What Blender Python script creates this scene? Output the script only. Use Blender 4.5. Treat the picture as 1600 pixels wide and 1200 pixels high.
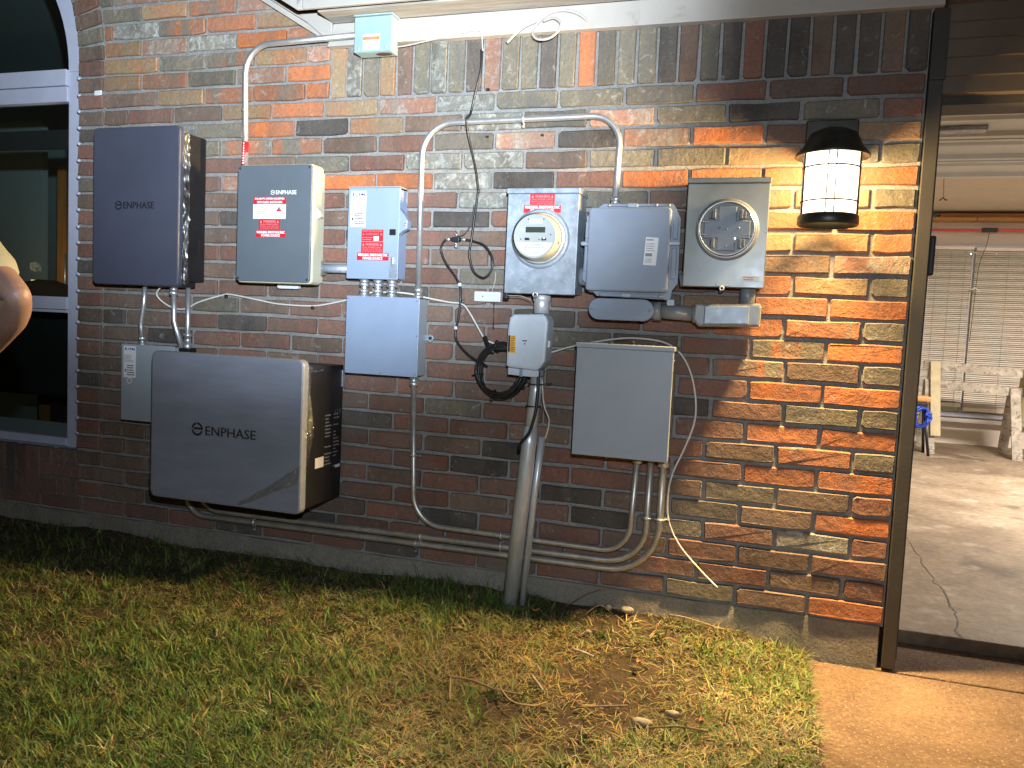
import bpy, bmesh, math, random
import numpy as np
from mathutils import Vector, Matrix

random.seed(7)
rng = np.random.default_rng(11)
R = math.radians
for o in list(bpy.data.objects):
    bpy.data.objects.remove(o)
scene = bpy.context.scene
col = scene.collection

# ------------------------------------------------------------------ camera
cam_d = bpy.data.cameras.new('camera')
cam_d.sensor_width = 36.0
cam_d.lens = 28.125
cam_d.clip_start = 0.05
cam_d.clip_end = 600
cam = bpy.data.objects.new('camera', cam_d)
col.objects.link(cam)
cam.matrix_world = Matrix(((0.952003, -0.065260, 0.299052, -0.457),
                           (0.302692, 0.055546, -0.951469, -3.023),
                           (0.045482, 0.996321, 0.072633, 1.149),
                           (0, 0, 0, 1)))
scene.camera = cam

# ------------------------------------------------------------------ night sky
world = bpy.data.worlds.new('World')
scene.world = world
world.use_nodes = True
wn = world.node_tree.nodes
sky = wn.new('ShaderNodeTexSky')
sky.sky_type = 'NISHITA'
sky.sun_disc = False
sky.sun_elevation = R(4)
sky.sun_rotation = R(200)
wn['Background'].inputs['Strength'].default_value = 0.006
world.node_tree.links.new(sky.outputs[0], wn['Background'].inputs['Color'])

scene.view_settings.view_transform = 'Standard'
scene.view_settings.look = 'None'
scene.view_settings.exposure = 0.12
scene.view_settings.gamma = 1.0

# hand torch held beside the photographer, pointed up at the soffit: hot spot and the wide spill round it
FLASH = Vector((-0.36, -3.08, 1.42))
for nm, watt, cone, aim in (('flashlight', 1350, 55, (-2.25, 0, 2.34)), ('flashlight_spill', 150, 116, (-2.1, 0, 1.30))):
    ld = bpy.data.lights.new(nm, 'SPOT')
    ld.energy = watt
    ld.color = (0.76, 0.88, 1.0)
    ld.spot_size = R(cone)
    ld.spot_blend = 1.0
    ld.shadow_soft_size = 0.02
    lo = bpy.data.objects.new(nm, ld)
    col.objects.link(lo)
    lo.location = FLASH
    lo.rotation_euler = (Vector(aim) - FLASH).to_track_quat('-Z', 'Y').to_euler()

# ceiling light of the garage (its fixture is built with the garage)
ld = bpy.data.lights.new('garage_light', 'AREA')
ld.shape = 'RECTANGLE'
ld.size = 1.2
ld.size_y = 0.3
ld.energy = 340
ld.color = (1.0, 0.87, 0.75)
lo = bpy.data.objects.new('garage_light', ld)
col.objects.link(lo)
lo.location = (2.5, 3.5, 2.53)

# ------------------------------------------------------------------ helpers
def link(o, parent=None):
    col.objects.link(o)
    if parent is not None:
        o.parent = parent
        o.matrix_parent_inverse = Matrix.Translation(-world_loc(parent))
    return o

def world_loc(o):
    v = Vector((0, 0, 0))
    # all parents are unrotated and use translation-only parent inverses
    return Vector(o['wl']) if 'wl' in o else Vector(o.location)

def tag(o, label=None, cat=None, group=None, kind=None):
    if label: o['label'] = label
    if cat: o['category'] = cat
    if group: o['group'] = group
    if kind: o['kind'] = kind
    return o

def thing(name, label, cat, loc, group=None):
    o = bpy.data.objects.new(name, None)
    o.empty_display_size = 0.05
    o.location = loc
    o['wl'] = list(loc)
    link(o)
    return tag(o, label, cat, group)

class MB:
    """collects geometry, then becomes ONE mesh object"""
    def __init__(s):
        s.v = []; s.f = []; s.sm = []; s.mi = []
    def add(s, vs, fs, smooth=False, mi=0):
        b = len(s.v)
        s.v += [tuple(p) for p in vs]
        for f in fs:
            s.f.append([i + b for i in f]); s.sm.append(smooth); s.mi.append(mi)
        return s
    def box(s, x0, x1, y0, y1, z0, z1, bev=0.0, mi=0):
        if bev <= 0:
            vs = [(x, y, z) for z in (z0, z1) for y in (y0, y1) for x in (x0, x1)]
            fs = [(0, 2, 3, 1), (4, 5, 7, 6), (0, 1, 5, 4), (2, 6, 7, 3), (0, 4, 6, 2), (1, 3, 7, 5)]
            return s.add(vs, fs, mi=mi)
        bm = bmesh.new()
        bmesh.ops.create_cube(bm, size=1)
        for v in bm.verts:
            v.co = Vector(((x0 + x1) / 2 + v.co.x * (x1 - x0), (y0 + y1) / 2 + v.co.y * (y1 - y0), (z0 + z1) / 2 + v.co.z * (z1 - z0)))
        bmesh.ops.bevel(bm, geom=bm.edges[:], offset=bev, segments=2, profile=0.5, affect='EDGES')
        return s.bm(bm, mi=mi)
    def bm(s, bm, smooth=False, mi=0):
        bm.verts.ensure_lookup_table()
        for i, v in enumerate(bm.verts): v.index = i
        s.add([v.co[:] for v in bm.verts], [[v.index for v in f.verts] for f in bm.faces], smooth, mi)
        bm.free()
        return s
    def plate(s, pts, y0, y1, bev=0.0, mi=0, smooth=False):
        """outline pts (x,z) counter-clockwise seen from the front (-Y); extruded y0 (front) to y1 (back); front edge rounded by bev"""
        n = len(pts)
        cx = sum(p[0] for p in pts) / n; cz = sum(p[1] for p in pts) / n
        rings = []
        if bev > 0:
            for k in range(3):
                a = k / 2 * math.pi / 2
                ins = bev * (1 - math.sin(a)); dy = bev * (1 - math.cos(a))
                rings.append((inset(pts, ins), y0 + dy))
        else:
            rings.append((pts, y0))
        rings.append((pts, y1))
        vs = []
        for ring, y in rings: vs += [(p[0], y, p[1]) for p in ring]
        fs = [list(range(n)), list(range(len(vs) - 1, len(vs) - n - 1, -1))]
        s.add(vs, fs, False, mi)
        b = len(s.v) - len(vs)
        for r in range(len(rings) - 1):
            for i in range(n):
                j = (i + 1) % n
                s.f.append([b + r * n + j, b + r * n + i, b + (r + 1) * n + i, b + (r + 1) * n + j]); s.sm.append(smooth); s.mi.append(mi)
        return s
    def tube(s, pts, r, seg=10, smooth_path=False, cap=True, mi=0, sub=6):
        P = [Vector(p) for p in pts]
        if smooth_path: P = catmull(P, sub)
        n = len(P)
        rr = r if hasattr(r, '__len__') else [r] * n
        if len(rr) != n: rr = np.interp(np.linspace(0, 1, n), np.linspace(0, 1, len(rr)), rr)
        T = []
        for i in range(n):
            t = P[min(i + 1, n - 1)] - P[max(i - 1, 0)]
            T.append(t.normalized() if t.length > 1e-9 else Vector((0, 0, 1)))
        up = Vector((0, 1, 0)) if abs(T[0].y) < 0.9 else Vector((1, 0, 0))
        u = (up - T[0] * up.dot(T[0])).normalized()
        vs = []
        for i in range(n):
            u = (u - T[i] * u.dot(T[i])).normalized()
            w = T[i].cross(u)
            for k in range(seg):
                a = 2 * math.pi * k / seg
                vs.append(P[i] + (u * math.cos(a) + w * math.sin(a)) * rr[i])
        fs = []
        for i in range(n - 1):
            for k in range(seg):
                k2 = (k + 1) % seg
                fs.append((i * seg + k, i * seg + k2, (i + 1) * seg + k2, (i + 1) * seg + k))
        s.add(vs, fs, True, mi)
        if cap:
            b = len(s.v) - len(vs)
            s.f.append([b + k for k in range(seg - 1, -1, -1)]); s.sm.append(False); s.mi.append(mi)
            s.f.append([b + (n - 1) * seg + k for k in range(seg)]); s.sm.append(False); s.mi.append(mi)
        return s
    def cyl(s, p0, p1, r, seg=16, mi=0):
        return s.tube([p0, p1], r, seg, mi=mi)
    def lathe(s, prof, c, axis='Z', seg=32, a0=0.0, a1=2 * math.pi, mi=0, smooth=True):
        """prof: (radius, height along axis)"""
        full = abs(a1 - a0 - 2 * math.pi) < 1e-6
        m = seg if full else seg + 1
        vs = []
        for r_, h in prof:
            for k in range(m):
                a = a0 + (a1 - a0) * k / seg
                ca, sa = math.cos(a) * r_, math.sin(a) * r_
                p = {'Z': (ca, sa, h), 'Y': (ca, h, sa), 'X': (h, ca, sa)}[axis]
                vs.append((c[0] + p[0], c[1] + p[1], c[2] + p[2]))
        fs = []
        for i in range(len(prof) - 1):
            for k in range(seg if full else m - 1):
                k2 = (k + 1) % m
                fs.append((i * m + k, i * m + k2, (i + 1) * m + k2, (i + 1) * m + k))
        return s.add(vs, fs, smooth, mi)
    def build(s, name, mats, parent=None, origin=None, auto=False):
        me = bpy.data.meshes.new(name)
        A = np.array(s.v, dtype=float)
        if origin is None:
            lo_, hi_ = A.min(0), A.max(0)
            origin = ((lo_[0] + hi_[0]) / 2, (lo_[1] + hi_[1]) / 2, lo_[2])
        A = A - np.array(origin)
        me.from_pydata(A.tolist(), [], s.f)
        me.polygons.foreach_set('use_smooth', s.sm)
        if not isinstance(mats, (list, tuple)): mats = [mats]
        for m in mats: me.materials.append(m)
        if len(mats) > 1: me.polygons.foreach_set('material_index', s.mi)
        bm = bmesh.new(); bm.from_mesh(me)
        bmesh.ops.recalc_face_normals(bm, faces=bm.faces[:])
        bm.to_mesh(me); bm.free()
        me.update()
        o = bpy.data.objects.new(name, me)
        o.location = origin
        o['wl'] = list(origin)
        link(o, parent)
        return o

def inset(pts, d):
    if d == 0: return pts
    n = len(pts); out = []
    for i in range(n):
        p0, p1, p2 = Vector(pts[i - 1]), Vector(pts[i]), Vector(pts[(i + 1) % n])
        e1 = (p1 - p0); e2 = (p2 - p1)
        if e1.length < 1e-9 or e2.length < 1e-9: out.append(tuple(p1)); continue
        e1.normalize(); e2.normalize()
        n1 = Vector((-e1.y, e1.x)); n2 = Vector((-e2.y, e2.x))
        m = n1 + n2
        if m.length < 1e-6: out.append(tuple(p1)); continue
        m.normalize()
        out.append(tuple(p1 + m * (d / max(0.4, m.dot(n1)))))
    return out

def rrect(x0, x1, z0, z1, r, n=5):
    pts = []
    for cx, cz, a in ((x1 - r, z0 + r, -90), (x1 - r, z1 - r, 0), (x0 + r, z1 - r, 90), (x0 + r, z0 + r, 180)):
        for k in range(n):
            t = R(a + 90 * k / (n - 1))
            pts.append((cx + r * math.cos(t), cz + r * math.sin(t)))
    return pts

def disc(cx, cz, r, n=28):
    return [(cx + r * math.cos(2 * math.pi * k / n), cz + r * math.sin(2 * math.pi * k / n)) for k in range(n)]

def catmull(P, sub=6):
    P = [Vector(p) for p in P]
    Q = [P[0] * 2 - P[1]] + P + [P[-1] * 2 - P[-2]]
    out = []
    for i in range(1, len(Q) - 2):
        p0, p1, p2, p3 = Q[i - 1], Q[i], Q[i + 1], Q[i + 2]
        for k in range(sub):
            t = k / sub
            out.append(0.5 * ((2 * p1) + (p2 - p0) * t + (2 * p0 - 5 * p1 + 4 * p2 - p3) * t * t + (3 * p1 - p0 - 3 * p2 + p3) * t ** 3))
    out.append(P[-1])
    return out

def fillet(pts, rad, n=8):
    """polyline with rounded corners, the way conduit is bent"""
    P = [Vector(p) for p in pts]
    out = [P[0]]
    for i in range(1, len(P) - 1):
        a = (P[i - 1] - P[i]); b = (P[i + 1] - P[i])
        la, lb = a.length, b.length
        a.normalize(); b.normalize()
        r_ = rad[i - 1] if hasattr(rad, '__len__') else rad
        ang = a.angle(b)
        d = min(r_ / math.tan(ang / 2), la * 0.98, lb * 0.98)
        p0, p2 = P[i] + a * d, P[i] + b * d
        for k in range(n + 1):
            t = k / n
            # rational quadratic close to a circular arc
            w = math.sin(ang / 2)
            den = (1 - t) ** 2 + 2 * w * t * (1 - t) + t * t
            out.append(((1 - t) ** 2 * p0 + 2 * w * t * (1 - t) * P[i] + t * t * p2) / den)
    out.append(P[-1])
    return out

# ------------------------------------------------------------------ materials
def newmat(name):
    m = bpy.data.materials.new(name)
    m.use_nodes = True
    nt = m.node_tree
    return m, nt, nt.nodes['Principled BSDF']

def N(nt, t, **kw):
    n = nt.nodes.new(t)
    for k, v in kw.items():
        if k in ('operation', 'blend_type', 'data_type', 'attribute_name', 'noise_dimensions', 'feature', 'musgrave_type', 'distance'):
            setattr(n, k, v)
        else:
            n.inputs[k].default_value = v
    return n

def ramp(nt, src, stops):
    n = nt.nodes.new('ShaderNodeValToRGB')
    while len(n.color_ramp.elements) < len(stops): n.color_ramp.elements.new(0.5)
    for e, (p, c) in zip(n.color_ramp.elements, stops):
        e.position = p
        e.color = (c, c, c, 1) if not hasattr(c, '__len__') else (*c, 1)
    nt.links.new(src, n.inputs[0])
    return n.outputs[0]

def mixc(nt, fac, a, b, blend='MIX'):
    n = nt.nodes.new('ShaderNodeMix'); n.data_type = 'RGBA'; n.blend_type = blend
    for sock, v in ((n.inputs['Factor'], fac), (n.inputs[6], a), (n.inputs[7], b)):
        if hasattr(v, 'is_output'): nt.links.new(v, sock)
        elif hasattr(v, '__len__'): sock.default_value = (*v, 1)
        else: sock.default_value = v
    return n.outputs[2]

def noise(nt, vec, scale, detail=4, rough=0.55, dist=0.0):
    n = N(nt, 'ShaderNodeTexNoise', Scale=scale, Detail=detail, Roughness=rough, Distortion=dist)
    nt.links.new(vec, n.inputs['Vector'])
    return n.outputs[0]

def bump(nt, b, h, strength, dist):
    n = N(nt, 'ShaderNodeBump', Strength=strength, Distance=dist)
    nt.links.new(h, n.inputs['Height'])
    nt.links.new(n.outputs[0], b.inputs['Normal'])

def plain(name, c, rough=0.5, metal=0.0, var=0.12, vs=9.0, bumps=0.0, bscale=120, dirt=None, spec=0.5, stretch=None):
    """painted / plastic / metal surface: colour with soft blotches, wear and fine relief"""
    m, nt, b = newmat(name)
    tc = nt.nodes.new('ShaderNodeTexCoord')
    vec = tc.outputs['Object']
    if stretch:
        mp = nt.nodes.new('ShaderNodeMapping'); mp.inputs['Scale'].default_value = stretch
        nt.links.new(vec, mp.inputs[0]); vec = mp.outputs[0]
    f = noise(nt, vec, vs, 5, 0.6)
    lo_ = tuple(max(0, x * (1 - var)) for x in c); hi_ = tuple(min(1, x * (1 + var)) for x in c)
    cc = mixc(nt, ramp(nt, f, [(0.3, 0.0), (0.7, 1.0)]), lo_, hi_)
    if dirt:
        d = noise(nt, vec, vs * 2.3, 8, 0.7, 0.6)
        cc = mixc(nt, ramp(nt, d, [(dirt[1], 0.0), (dirt[1] + 0.14, dirt[2])]), cc, dirt[0])
    nt.links.new(cc, b.inputs['Base Color'])
    rr = nt.nodes.new('ShaderNodeMapRange')
    rr.inputs['To Min'].default_value = max(0.03, rough - 0.08); rr.inputs['To Max'].default_value = min(1, rough + 0.1)
    nt.links.new(noise(nt, vec, vs * 4, 4), rr.inputs[0])
    nt.links.new(rr.outputs[0], b.inputs['Roughness'])
    b.inputs['Metallic'].default_value = metal
    b.inputs['Specular IOR Level'].default_value = spec
    if bumps > 0: bump(nt, b, noise(nt, vec, bscale, 5), bumps, 0.003)
    return m

def brick_mat(name, c1, c2, chalk, amt):
    m, nt, b = newmat(name)
    g = nt.nodes.new('ShaderNodeNewGeometry')
    oi = nt.nodes.new('ShaderNodeObjectInfo')
    add = N(nt, 'ShaderNodeMath', operation='MULTIPLY_ADD'); add.inputs[1].default_value = 3.71
    nt.links.new(g.outputs['Random Per Island'], add.inputs[0]); nt.links.new(oi.outputs['Random'], add.inputs[2])
    fr = N(nt, 'ShaderNodeMath', operation='FRACT'); nt.links.new(add.outputs[0], fr.inputs[0])
    sc = N(nt, 'ShaderNodeVectorMath', operation='SCALE'); sc.inputs[0].default_value = (41, 13, 29)
    nt.links.new(fr.outputs[0], sc.inputs['Scale'])
    ad = N(nt, 'ShaderNodeVectorMath', operation='ADD')
    nt.links.new(g.outputs['Position'], ad.inputs[0]); nt.links.new(sc.outputs[0], ad.inputs[1])
    P = ad.outputs[0]
    mp = nt.nodes.new('ShaderNodeMapping'); mp.inputs['Scale'].default_value = (1, 1, 0.22)
    nt.links.new(P, mp.inputs[0])
    band = noise(nt, mp.outputs[0], 13, 3, 0.5, 0.3)
    cc = mixc(nt, ramp(nt, band, [(0.44, 0.0), (0.60, 1.0)]), c1, c2)
    fine = noise(nt, P, 85, 6, 0.7)
    cc = mixc(nt, 0.75, cc, ramp(nt, fine, [(0.25, 0.38), (0.55, 0.62), (0.8, 0.9)]), 'OVERLAY')
    pits = noise(nt, P, 240, 3, 0.6)
    cc = mixc(nt, ramp(nt, pits, [(0.60, 0.0), (0.72, 0.45)]), cc, (0.03, 0.024, 0.02))
    ch = noise(nt, P, 26, 8, 0.72, 0.8)
    cc = mixc(nt, ramp(nt, ch, [(0.60 - 0.1 * amt, 0.0), (0.74 - 0.1 * amt, 0.75)]), cc, chalk)
    hsv = nt.nodes.new('ShaderNodeHueSaturation')
    mr = nt.nodes.new('ShaderNodeMapRange'); mr.inputs['To Min'].default_value = 0.72; mr.inputs['To Max'].default_value = 1.2
    nt.links.new(fr.outputs[0], mr.inputs[0]); nt.links.new(mr.outputs[0], hsv.inputs['Value']); nt.links.new(cc, hsv.inputs['Color'])
    gr = noise(nt, g.outputs['Position'], 2.6, 6, 0.62, 0.6)
    c3 = mixc(nt, ramp(nt, gr, [(0.36, 0.0), (0.68, 0.42)]), hsv.outputs[0], (0.200, 0.172, 0.148))
    wp = nt.nodes.new('ShaderNodeMapping'); wp.inputs['Scale'].default_value = (1, 1, 0.35)
    nt.links.new(g.outputs['Position'], wp.inputs[0])
    sm = noise(nt, wp.outputs[0], 17, 9, 0.75, 1.2)
    c3 = mixc(nt, ramp(nt, sm, [(0.62, 0.0), (0.74, 0.55)]), c3, (0.36, 0.35, 0.33))
    nt.links.new(c3, b.inputs['Base Color'])
    b.inputs['Roughness'].default_value = 0.88
    b.inputs['Specular IOR Level'].default_value = 0.25
    hh = N(nt, 'ShaderNodeMath', operation='ADD')
    big = N(nt, 'ShaderNodeMath', operation='MULTIPLY'); big.inputs[1].default_value = 2.2
    nt.links.new(noise(nt, P, 38, 4, 0.6), big.inputs[0])
    nt.links.new(big.outputs[0], hh.inputs[0]); nt.links.new(noise(nt, P, 160, 5, 0.7), hh.inputs[1])
    bump(nt, b, hh.outputs[0], 0.75, 0.0035)
    return m

M = {}
CH = (0.42, 0.42, 0.38)
M['o'] = brick_mat('brick_orange', (0.40, 0.130, 0.046), (0.30, 0.115, 0.055), CH, 0.0)
M['r'] = brick_mat('brick_red', (0.195, 0.090, 0.062), (0.155, 0.085, 0.064), CH, 0.0)
M['b'] = brick_mat('brick_brown', (0.165, 0.102, 0.072), (0.125, 0.085, 0.064), CH, 0.15)
M['t'] = brick_mat('brick_tan', (0.28, 0.19, 0.105), (0.34, 0.17, 0.085), CH, 0.3)
M['g'] = brick_mat('brick_olive', (0.150, 0.130, 0.092), (0.125, 0.112, 0.088), CH, 0.35)
M['w'] = brick_mat('brick_grey', (0.20, 0.195, 0.165), (0.15, 0.140, 0.115), (0.55, 0.55, 0.5), 1.1)
M['d'] = brick_mat('brick_dark', (0.060, 0.052, 0.046), (0.080, 0.066, 0.056), CH, 0.1)
M['m'] = brick_mat('brick_flashed', (0.32, 0.125, 0.062), (0.16, 0.138, 0.105), CH, 0.3)
M['p'] = brick_mat('brick_pink', (0.30, 0.15, 0.10), (0.26, 0.19, 0.14), CH, 0.9)

def stone_mat(name, c, c2, sc, bs, bd, rough=0.9, spots=None, spots2=None):
    m, nt, b = newmat(name)
    g = nt.nodes.new('ShaderNodeNewGeometry'); P = g.outputs['Position']
    cc = mixc(nt, ramp(nt, noise(nt, P, sc, 7, 0.65, 0.5), [(0.32, 0.0), (0.68, 1.0)]), c, c2)
    cc = mixc(nt, 0.6, cc, ramp(nt, noise(nt, P, sc * 22, 5, 0.7), [(0.25, 0.25), (0.5, 0.5), (0.78, 0.85)]), 'OVERLAY')
    if spots:
        cc = mixc(nt, ramp(nt, noise(nt, P, spots[1], 3, 0.5), [(0.60, 0.0), (0.68, spots[2])]), cc, spots[0])
    if spots2:
        cc = mixc(nt, ramp(nt, noise(nt, P, spots2[1], 2, 0.5), [(0.62, 0.0), (0.70, spots2[2])]), cc, spots2[0])
    nt.links.new(cc, b.inputs['Base Color'])
    b.inputs['Roughness'].default_value = rough
    b.inputs['Specular IOR Level'].default_value = 0.25
    hh = N(nt, 'ShaderNodeMath', operation='ADD')
    nt.links.new(noise(nt, P, bs, 6, 0.7), hh.inputs[0]); nt.links.new(noise(nt, P, bs * 0.2, 4), hh.inputs[1])
    bump(nt, b, hh.outputs[0], 0.8, bd)
    return m

M['mortar'] = stone_mat('mortar', (0.205, 0.198, 0.185), (0.30, 0.29, 0.275), 6, 170, 0.005)
M['foundation'] = stone_mat('foundation_concrete', (0.19, 0.175, 0.145), (0.27, 0.25, 0.21), 5, 110, 0.007)
M['drive'] = stone_mat('driveway_concrete', (0.125, 0.080, 0.052), (0.230, 0.152, 0.098), 2.6, 130, 0.012, 0.92, ((0.045, 0.035, 0.028), 120, 0.85), ((0.42, 0.34, 0.24), 95, 0.7))
M['gfloor'] = stone_mat('garage_concrete', (0.150, 0.112, 0.075), (0.35, 0.285, 0.205), 1.2, 60, 0.003, 0.6, ((0.075, 0.062, 0.05), 2.2, 0.65), ((0.42, 0.385, 0.33), 5.5, 0.5))
M['soil'] = stone_mat('soil', (0.030, 0.021, 0.014), (0.085, 0.060, 0.036), 14, 90, 0.014)
M['roof'] = stone_mat('roof_shingles', (0.045, 0.040, 0.036), (0.085, 0.076, 0.066), 12, 80, 0.006)
M['stone'] = stone_mat('pale_stone', (0.24, 0.21, 0.155), (0.38, 0.34, 0.26), 30, 150, 0.004)
M['cream'] = plain('cream_paint', (0.40, 0.37, 0.33), 0.6, var=0.08, vs=5, bumps=0.2, bscale=60, dirt=((0.24, 0.22, 0.19), 0.58, 0.6))
M['woodsoffit'] = plain('grained_soffit', (0.34, 0.31, 0.265), 0.65, var=0.3, vs=14, bumps=0.7, bscale=30, stretch=(0.25, 4, 4))
M['browntrim'] = plain('brown_trim_paint', (0.040, 0.036, 0.031), 0.6, var=0.15, vs=6, bumps=0.2, bscale=50)
M['brownlap'] = plain('brown_lap_paint', (0.16, 0.125, 0.095), 0.5, var=0.15, vs=6, bumps=0.2, bscale=50)
M['galv'] = plain('galvanised_steel', (0.30, 0.345, 0.40), 0.45, 0.35, var=0.3, vs=14, dirt=((0.48, 0.53, 0.59), 0.53, 0.7))
M['emt'] = plain('conduit_steel', (0.62, 0.63, 0.64), 0.40, 0.80, var=0.08, vs=20)
M['emtdull'] = plain('weathered_conduit', (0.52, 0.50, 0.46), 0.40, 0.75, var=0.2, vs=18, dirt=((0.24, 0.19, 0.13), 0.6, 0.5))
M['pole'] = plain('riser_pipe', (0.60, 0.62, 0.64), 0.36, 0.45, var=0.2, vs=8, dirt=((0.34, 0.31, 0.26), 0.6, 0.6), stretch=(3, 3, 0.6))
M['greypaint'] = plain('grey_enamel', (0.265, 0.335, 0.465), 0.42, var=0.08, vs=4, bumps=0.04, bscale=300, dirt=((0.24, 0.28, 0.34), 0.62, 0.5))
M['lowgrey'] = plain('dull_grey_enamel', (0.32, 0.355, 0.395), 0.42, var=0.08, vs=3, bumps=0.05, bscale=260, dirt=((0.23, 0.235, 0.24), 0.62, 0.5))
M['bluegrey'] = plain('blue_grey_paint', (0.235, 0.28, 0.36), 0.4, var=0.1, vs=5, dirt=((0.50, 0.55, 0.60), 0.66, 0.6), bumps=0.06, bscale=90)
M['sockgrey'] = plain('smooth_grey_paint', (0.235, 0.25, 0.245), 0.30, 0.2, var=0.1, vs=6, bumps=0.03, bscale=90)
M['pvc'] = plain('grey_pvc', (0.23, 0.24, 0.25), 0.35, var=0.08, vs=8)
M['whiteplastic'] = plain('white_plastic', (0.62, 0.64, 0.66), 0.4, var=0.05)
M['nid'] = plain('pale_grey_plastic', (0.50, 0.55, 0.62), 0.45, var=0.1, vs=8, dirt=((0.28, 0.28, 0.28), 0.62, 0.6))
M['creamplastic'] = plain('cream_enclosure', (0.52, 0.49, 0.36), 0.45, var=0.06)
M['combface'] = plain('slate_cover', (0.105, 0.125, 0.145), 0.38, var=0.08, vs=4, bumps=0.03, bscale=200)
M['invface'] = plain('graphite_panel', (0.066, 0.072, 0.104), 0.40, 0.1, var=0.10, vs=3, bumps=0.06, bscale=24, dirt=((0.32, 0.33, 0.38), 0.72, 0.5))
M['batface'] = plain('brushed_panel_film', (0.225, 0.245, 0.30), 0.42, 0.15, var=0.12, vs=6, bumps=0.14, bscale=7, stretch=(0.6, 1, 3), dirt=((0.32, 0.34, 0.40), 0.62, 0.35))
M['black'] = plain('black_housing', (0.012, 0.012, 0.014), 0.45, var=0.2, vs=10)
M['blackrub'] = plain('black_cable', (0.014, 0.014, 0.015), 0.38, var=0.2, vs=30)
M['whitecab'] = plain('white_cable', (0.62, 0.60, 0.55), 0.45, var=0.06)
M['greycab'] = plain('painted_cable', (0.40, 0.37, 0.34), 0.5, var=0.12, vs=20)
M['bronze'] = plain('dark_bronze', (0.045, 0.042, 0.034), 0.42, 0.5, var=0.3, vs=18, dirt=((0.03, 0.10, 0.085), 0.62, 0.6))
M['teal'] = plain('pale_teal_paint', (0.27, 0.385, 0.40), 0.5, var=0.08, vs=8, dirt=((0.26, 0.17, 0.10), 0.70, 0.6))
M['rust'] = plain('rust', (0.10, 0.035, 0.02), 0.8, var=0.4, vs=40)
M['vinyl'] = plain('white_vinyl', (0.46, 0.48, 0.59), 0.4, var=0.06)
M['labwhite'] = plain('label_white', (0.74, 0.74, 0.74), 0.45, var=0.02)
M['labred'] = plain('label_red', (0.50, 0.018, 0.030), 0.4, var=0.05)
M['laborange'] = plain('label_orange', (0.80, 0.22, 0.03), 0.45, var=0.03)
M['labyellow'] = plain('label_yellow', (0.70, 0.36, 0.05), 0.45, var=0.25, vs=90)
M['inkblack'] = plain('ink_black', (0.015, 0.015, 0.018), 0.5, var=0.0)
M['inkblue'] = plain('ink_blue', (0.010, 0.055, 0.28), 0.5, var=0.0)
M['inkwhite'] = plain('ink_white', (0.82, 0.80, 0.80), 0.5, var=0.0)
M['inkpink'] = plain('ink_pale_red', (0.62, 0.30, 0.30), 0.5, var=0.0)
M['inkgrey'] = plain('ink_grey', (0.22, 0.23, 0.26), 0.5, var=0.0)
M['lcd'] = plain('display_glass', (0.055, 0.06, 0.045), 0.2, var=0.1, vs=60)
M['meterface'] = plain('meter_face', (0.40, 0.42, 0.42), 0.5, var=0.05)
M['meterside'] = plain('meter_housing', (0.50, 0.44, 0.28), 0.4, var=0.06)
M['ocher_wood'] = plain('pine_board', (0.52, 0.27, 0.10), 0.6, var=0.2, vs=6, bumps=0.2, bscale=40, stretch=(0.4, 4, 4))
M['gwall'] = plain('garage_wall_paint', (0.66, 0.60, 0.52), 0.7, var=0.06, vs=2, bumps=0.1, bscale=50)
M['gceil'] = plain('garage_ceiling_paint', (0.56, 0.50, 0.41), 0.75, var=0.06, vs=3, bumps=0.15, bscale=30, dirt=((0.36, 0.29, 0.19), 0.64, 0.5))
M['doorsteel'] = plain('garage_door_steel', (0.50, 0.53, 0.55), 0.45, 0.1, var=0.06, vs=4)
M['blind'] = plain('blind_slats', (0.72, 0.67, 0.60), 0.5, var=0.05)
M['redbar'] = plain('red_bar', (0.62, 0.03, 0.035), 0.35, var=0.06)
M['sawwood'] = plain('weathered_board', (0.36, 0.33, 0.28), 0.8, var=0.35, vs=9, bumps=0.3, bscale=60, dirt=((0.10, 0.08, 0.065), 0.50, 0.85))
M['yellowwood'] = plain('yellowed_board', (0.44, 0.39, 0.25), 0.75, var=0.15, vs=10, bumps=0.2, bscale=60, dirt=((0.22, 0.15, 0.08), 0.62, 0.7))
M['bluehose'] = plain('blue_hose', (0.02, 0.06, 0.42), 0.4, var=0.3, vs=20)
M['skin'] = plain('skin', (0.225, 0.135, 0.105), 0.5, var=0.12, vs=16, bumps=0.25, bscale=90)
M['shirt'] = plain('khaki_cotton', (0.25, 0.245, 0.185), 0.9, var=0.10, vs=10, bumps=0.5, bscale=14)
M['denim'] = plain('dark_denim', (0.03, 0.04, 0.07), 0.85, var=0.2, vs=20, bumps=0.2, bscale=300)
M['hair'] = plain('dark_hair', (0.015, 0.011, 0.009), 0.6, var=0.3, vs=60, bumps=0.5, bscale=120)
M['boot'] = plain('boot_leather', (0.05, 0.03, 0.018), 0.6, var=0.2, vs=20)
M['tealwall'] = plain('room_wall_blue_grey', (0.16, 0.21, 0.22), 0.8, var=0.06)
M['roomwood'] = plain('stained_wood', (0.30, 0.12, 0.035), 0.5, var=0.2, vs=8, stretch=(4, 4, 0.5))
M['roomtan'] = plain('room_tan_wall', (0.22, 0.16, 0.07), 0.8, var=0.08)
M['sofa'] = plain('black_upholstery', (0.010, 0.011, 0.013), 0.8, var=0.2)
M['ocherleaf'] = plain('dead_leaf', (0.30, 0.14, 0.05), 0.7, var=0.3, vs=60)
M['straw'] = plain('dry_straw', (0.27, 0.195, 0.10), 0.8, var=0.45, vs=60)
M['twig'] = plain('twig_bark', (0.16, 0.11, 0.065), 0.8, var=0.3, vs=60)

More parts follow.
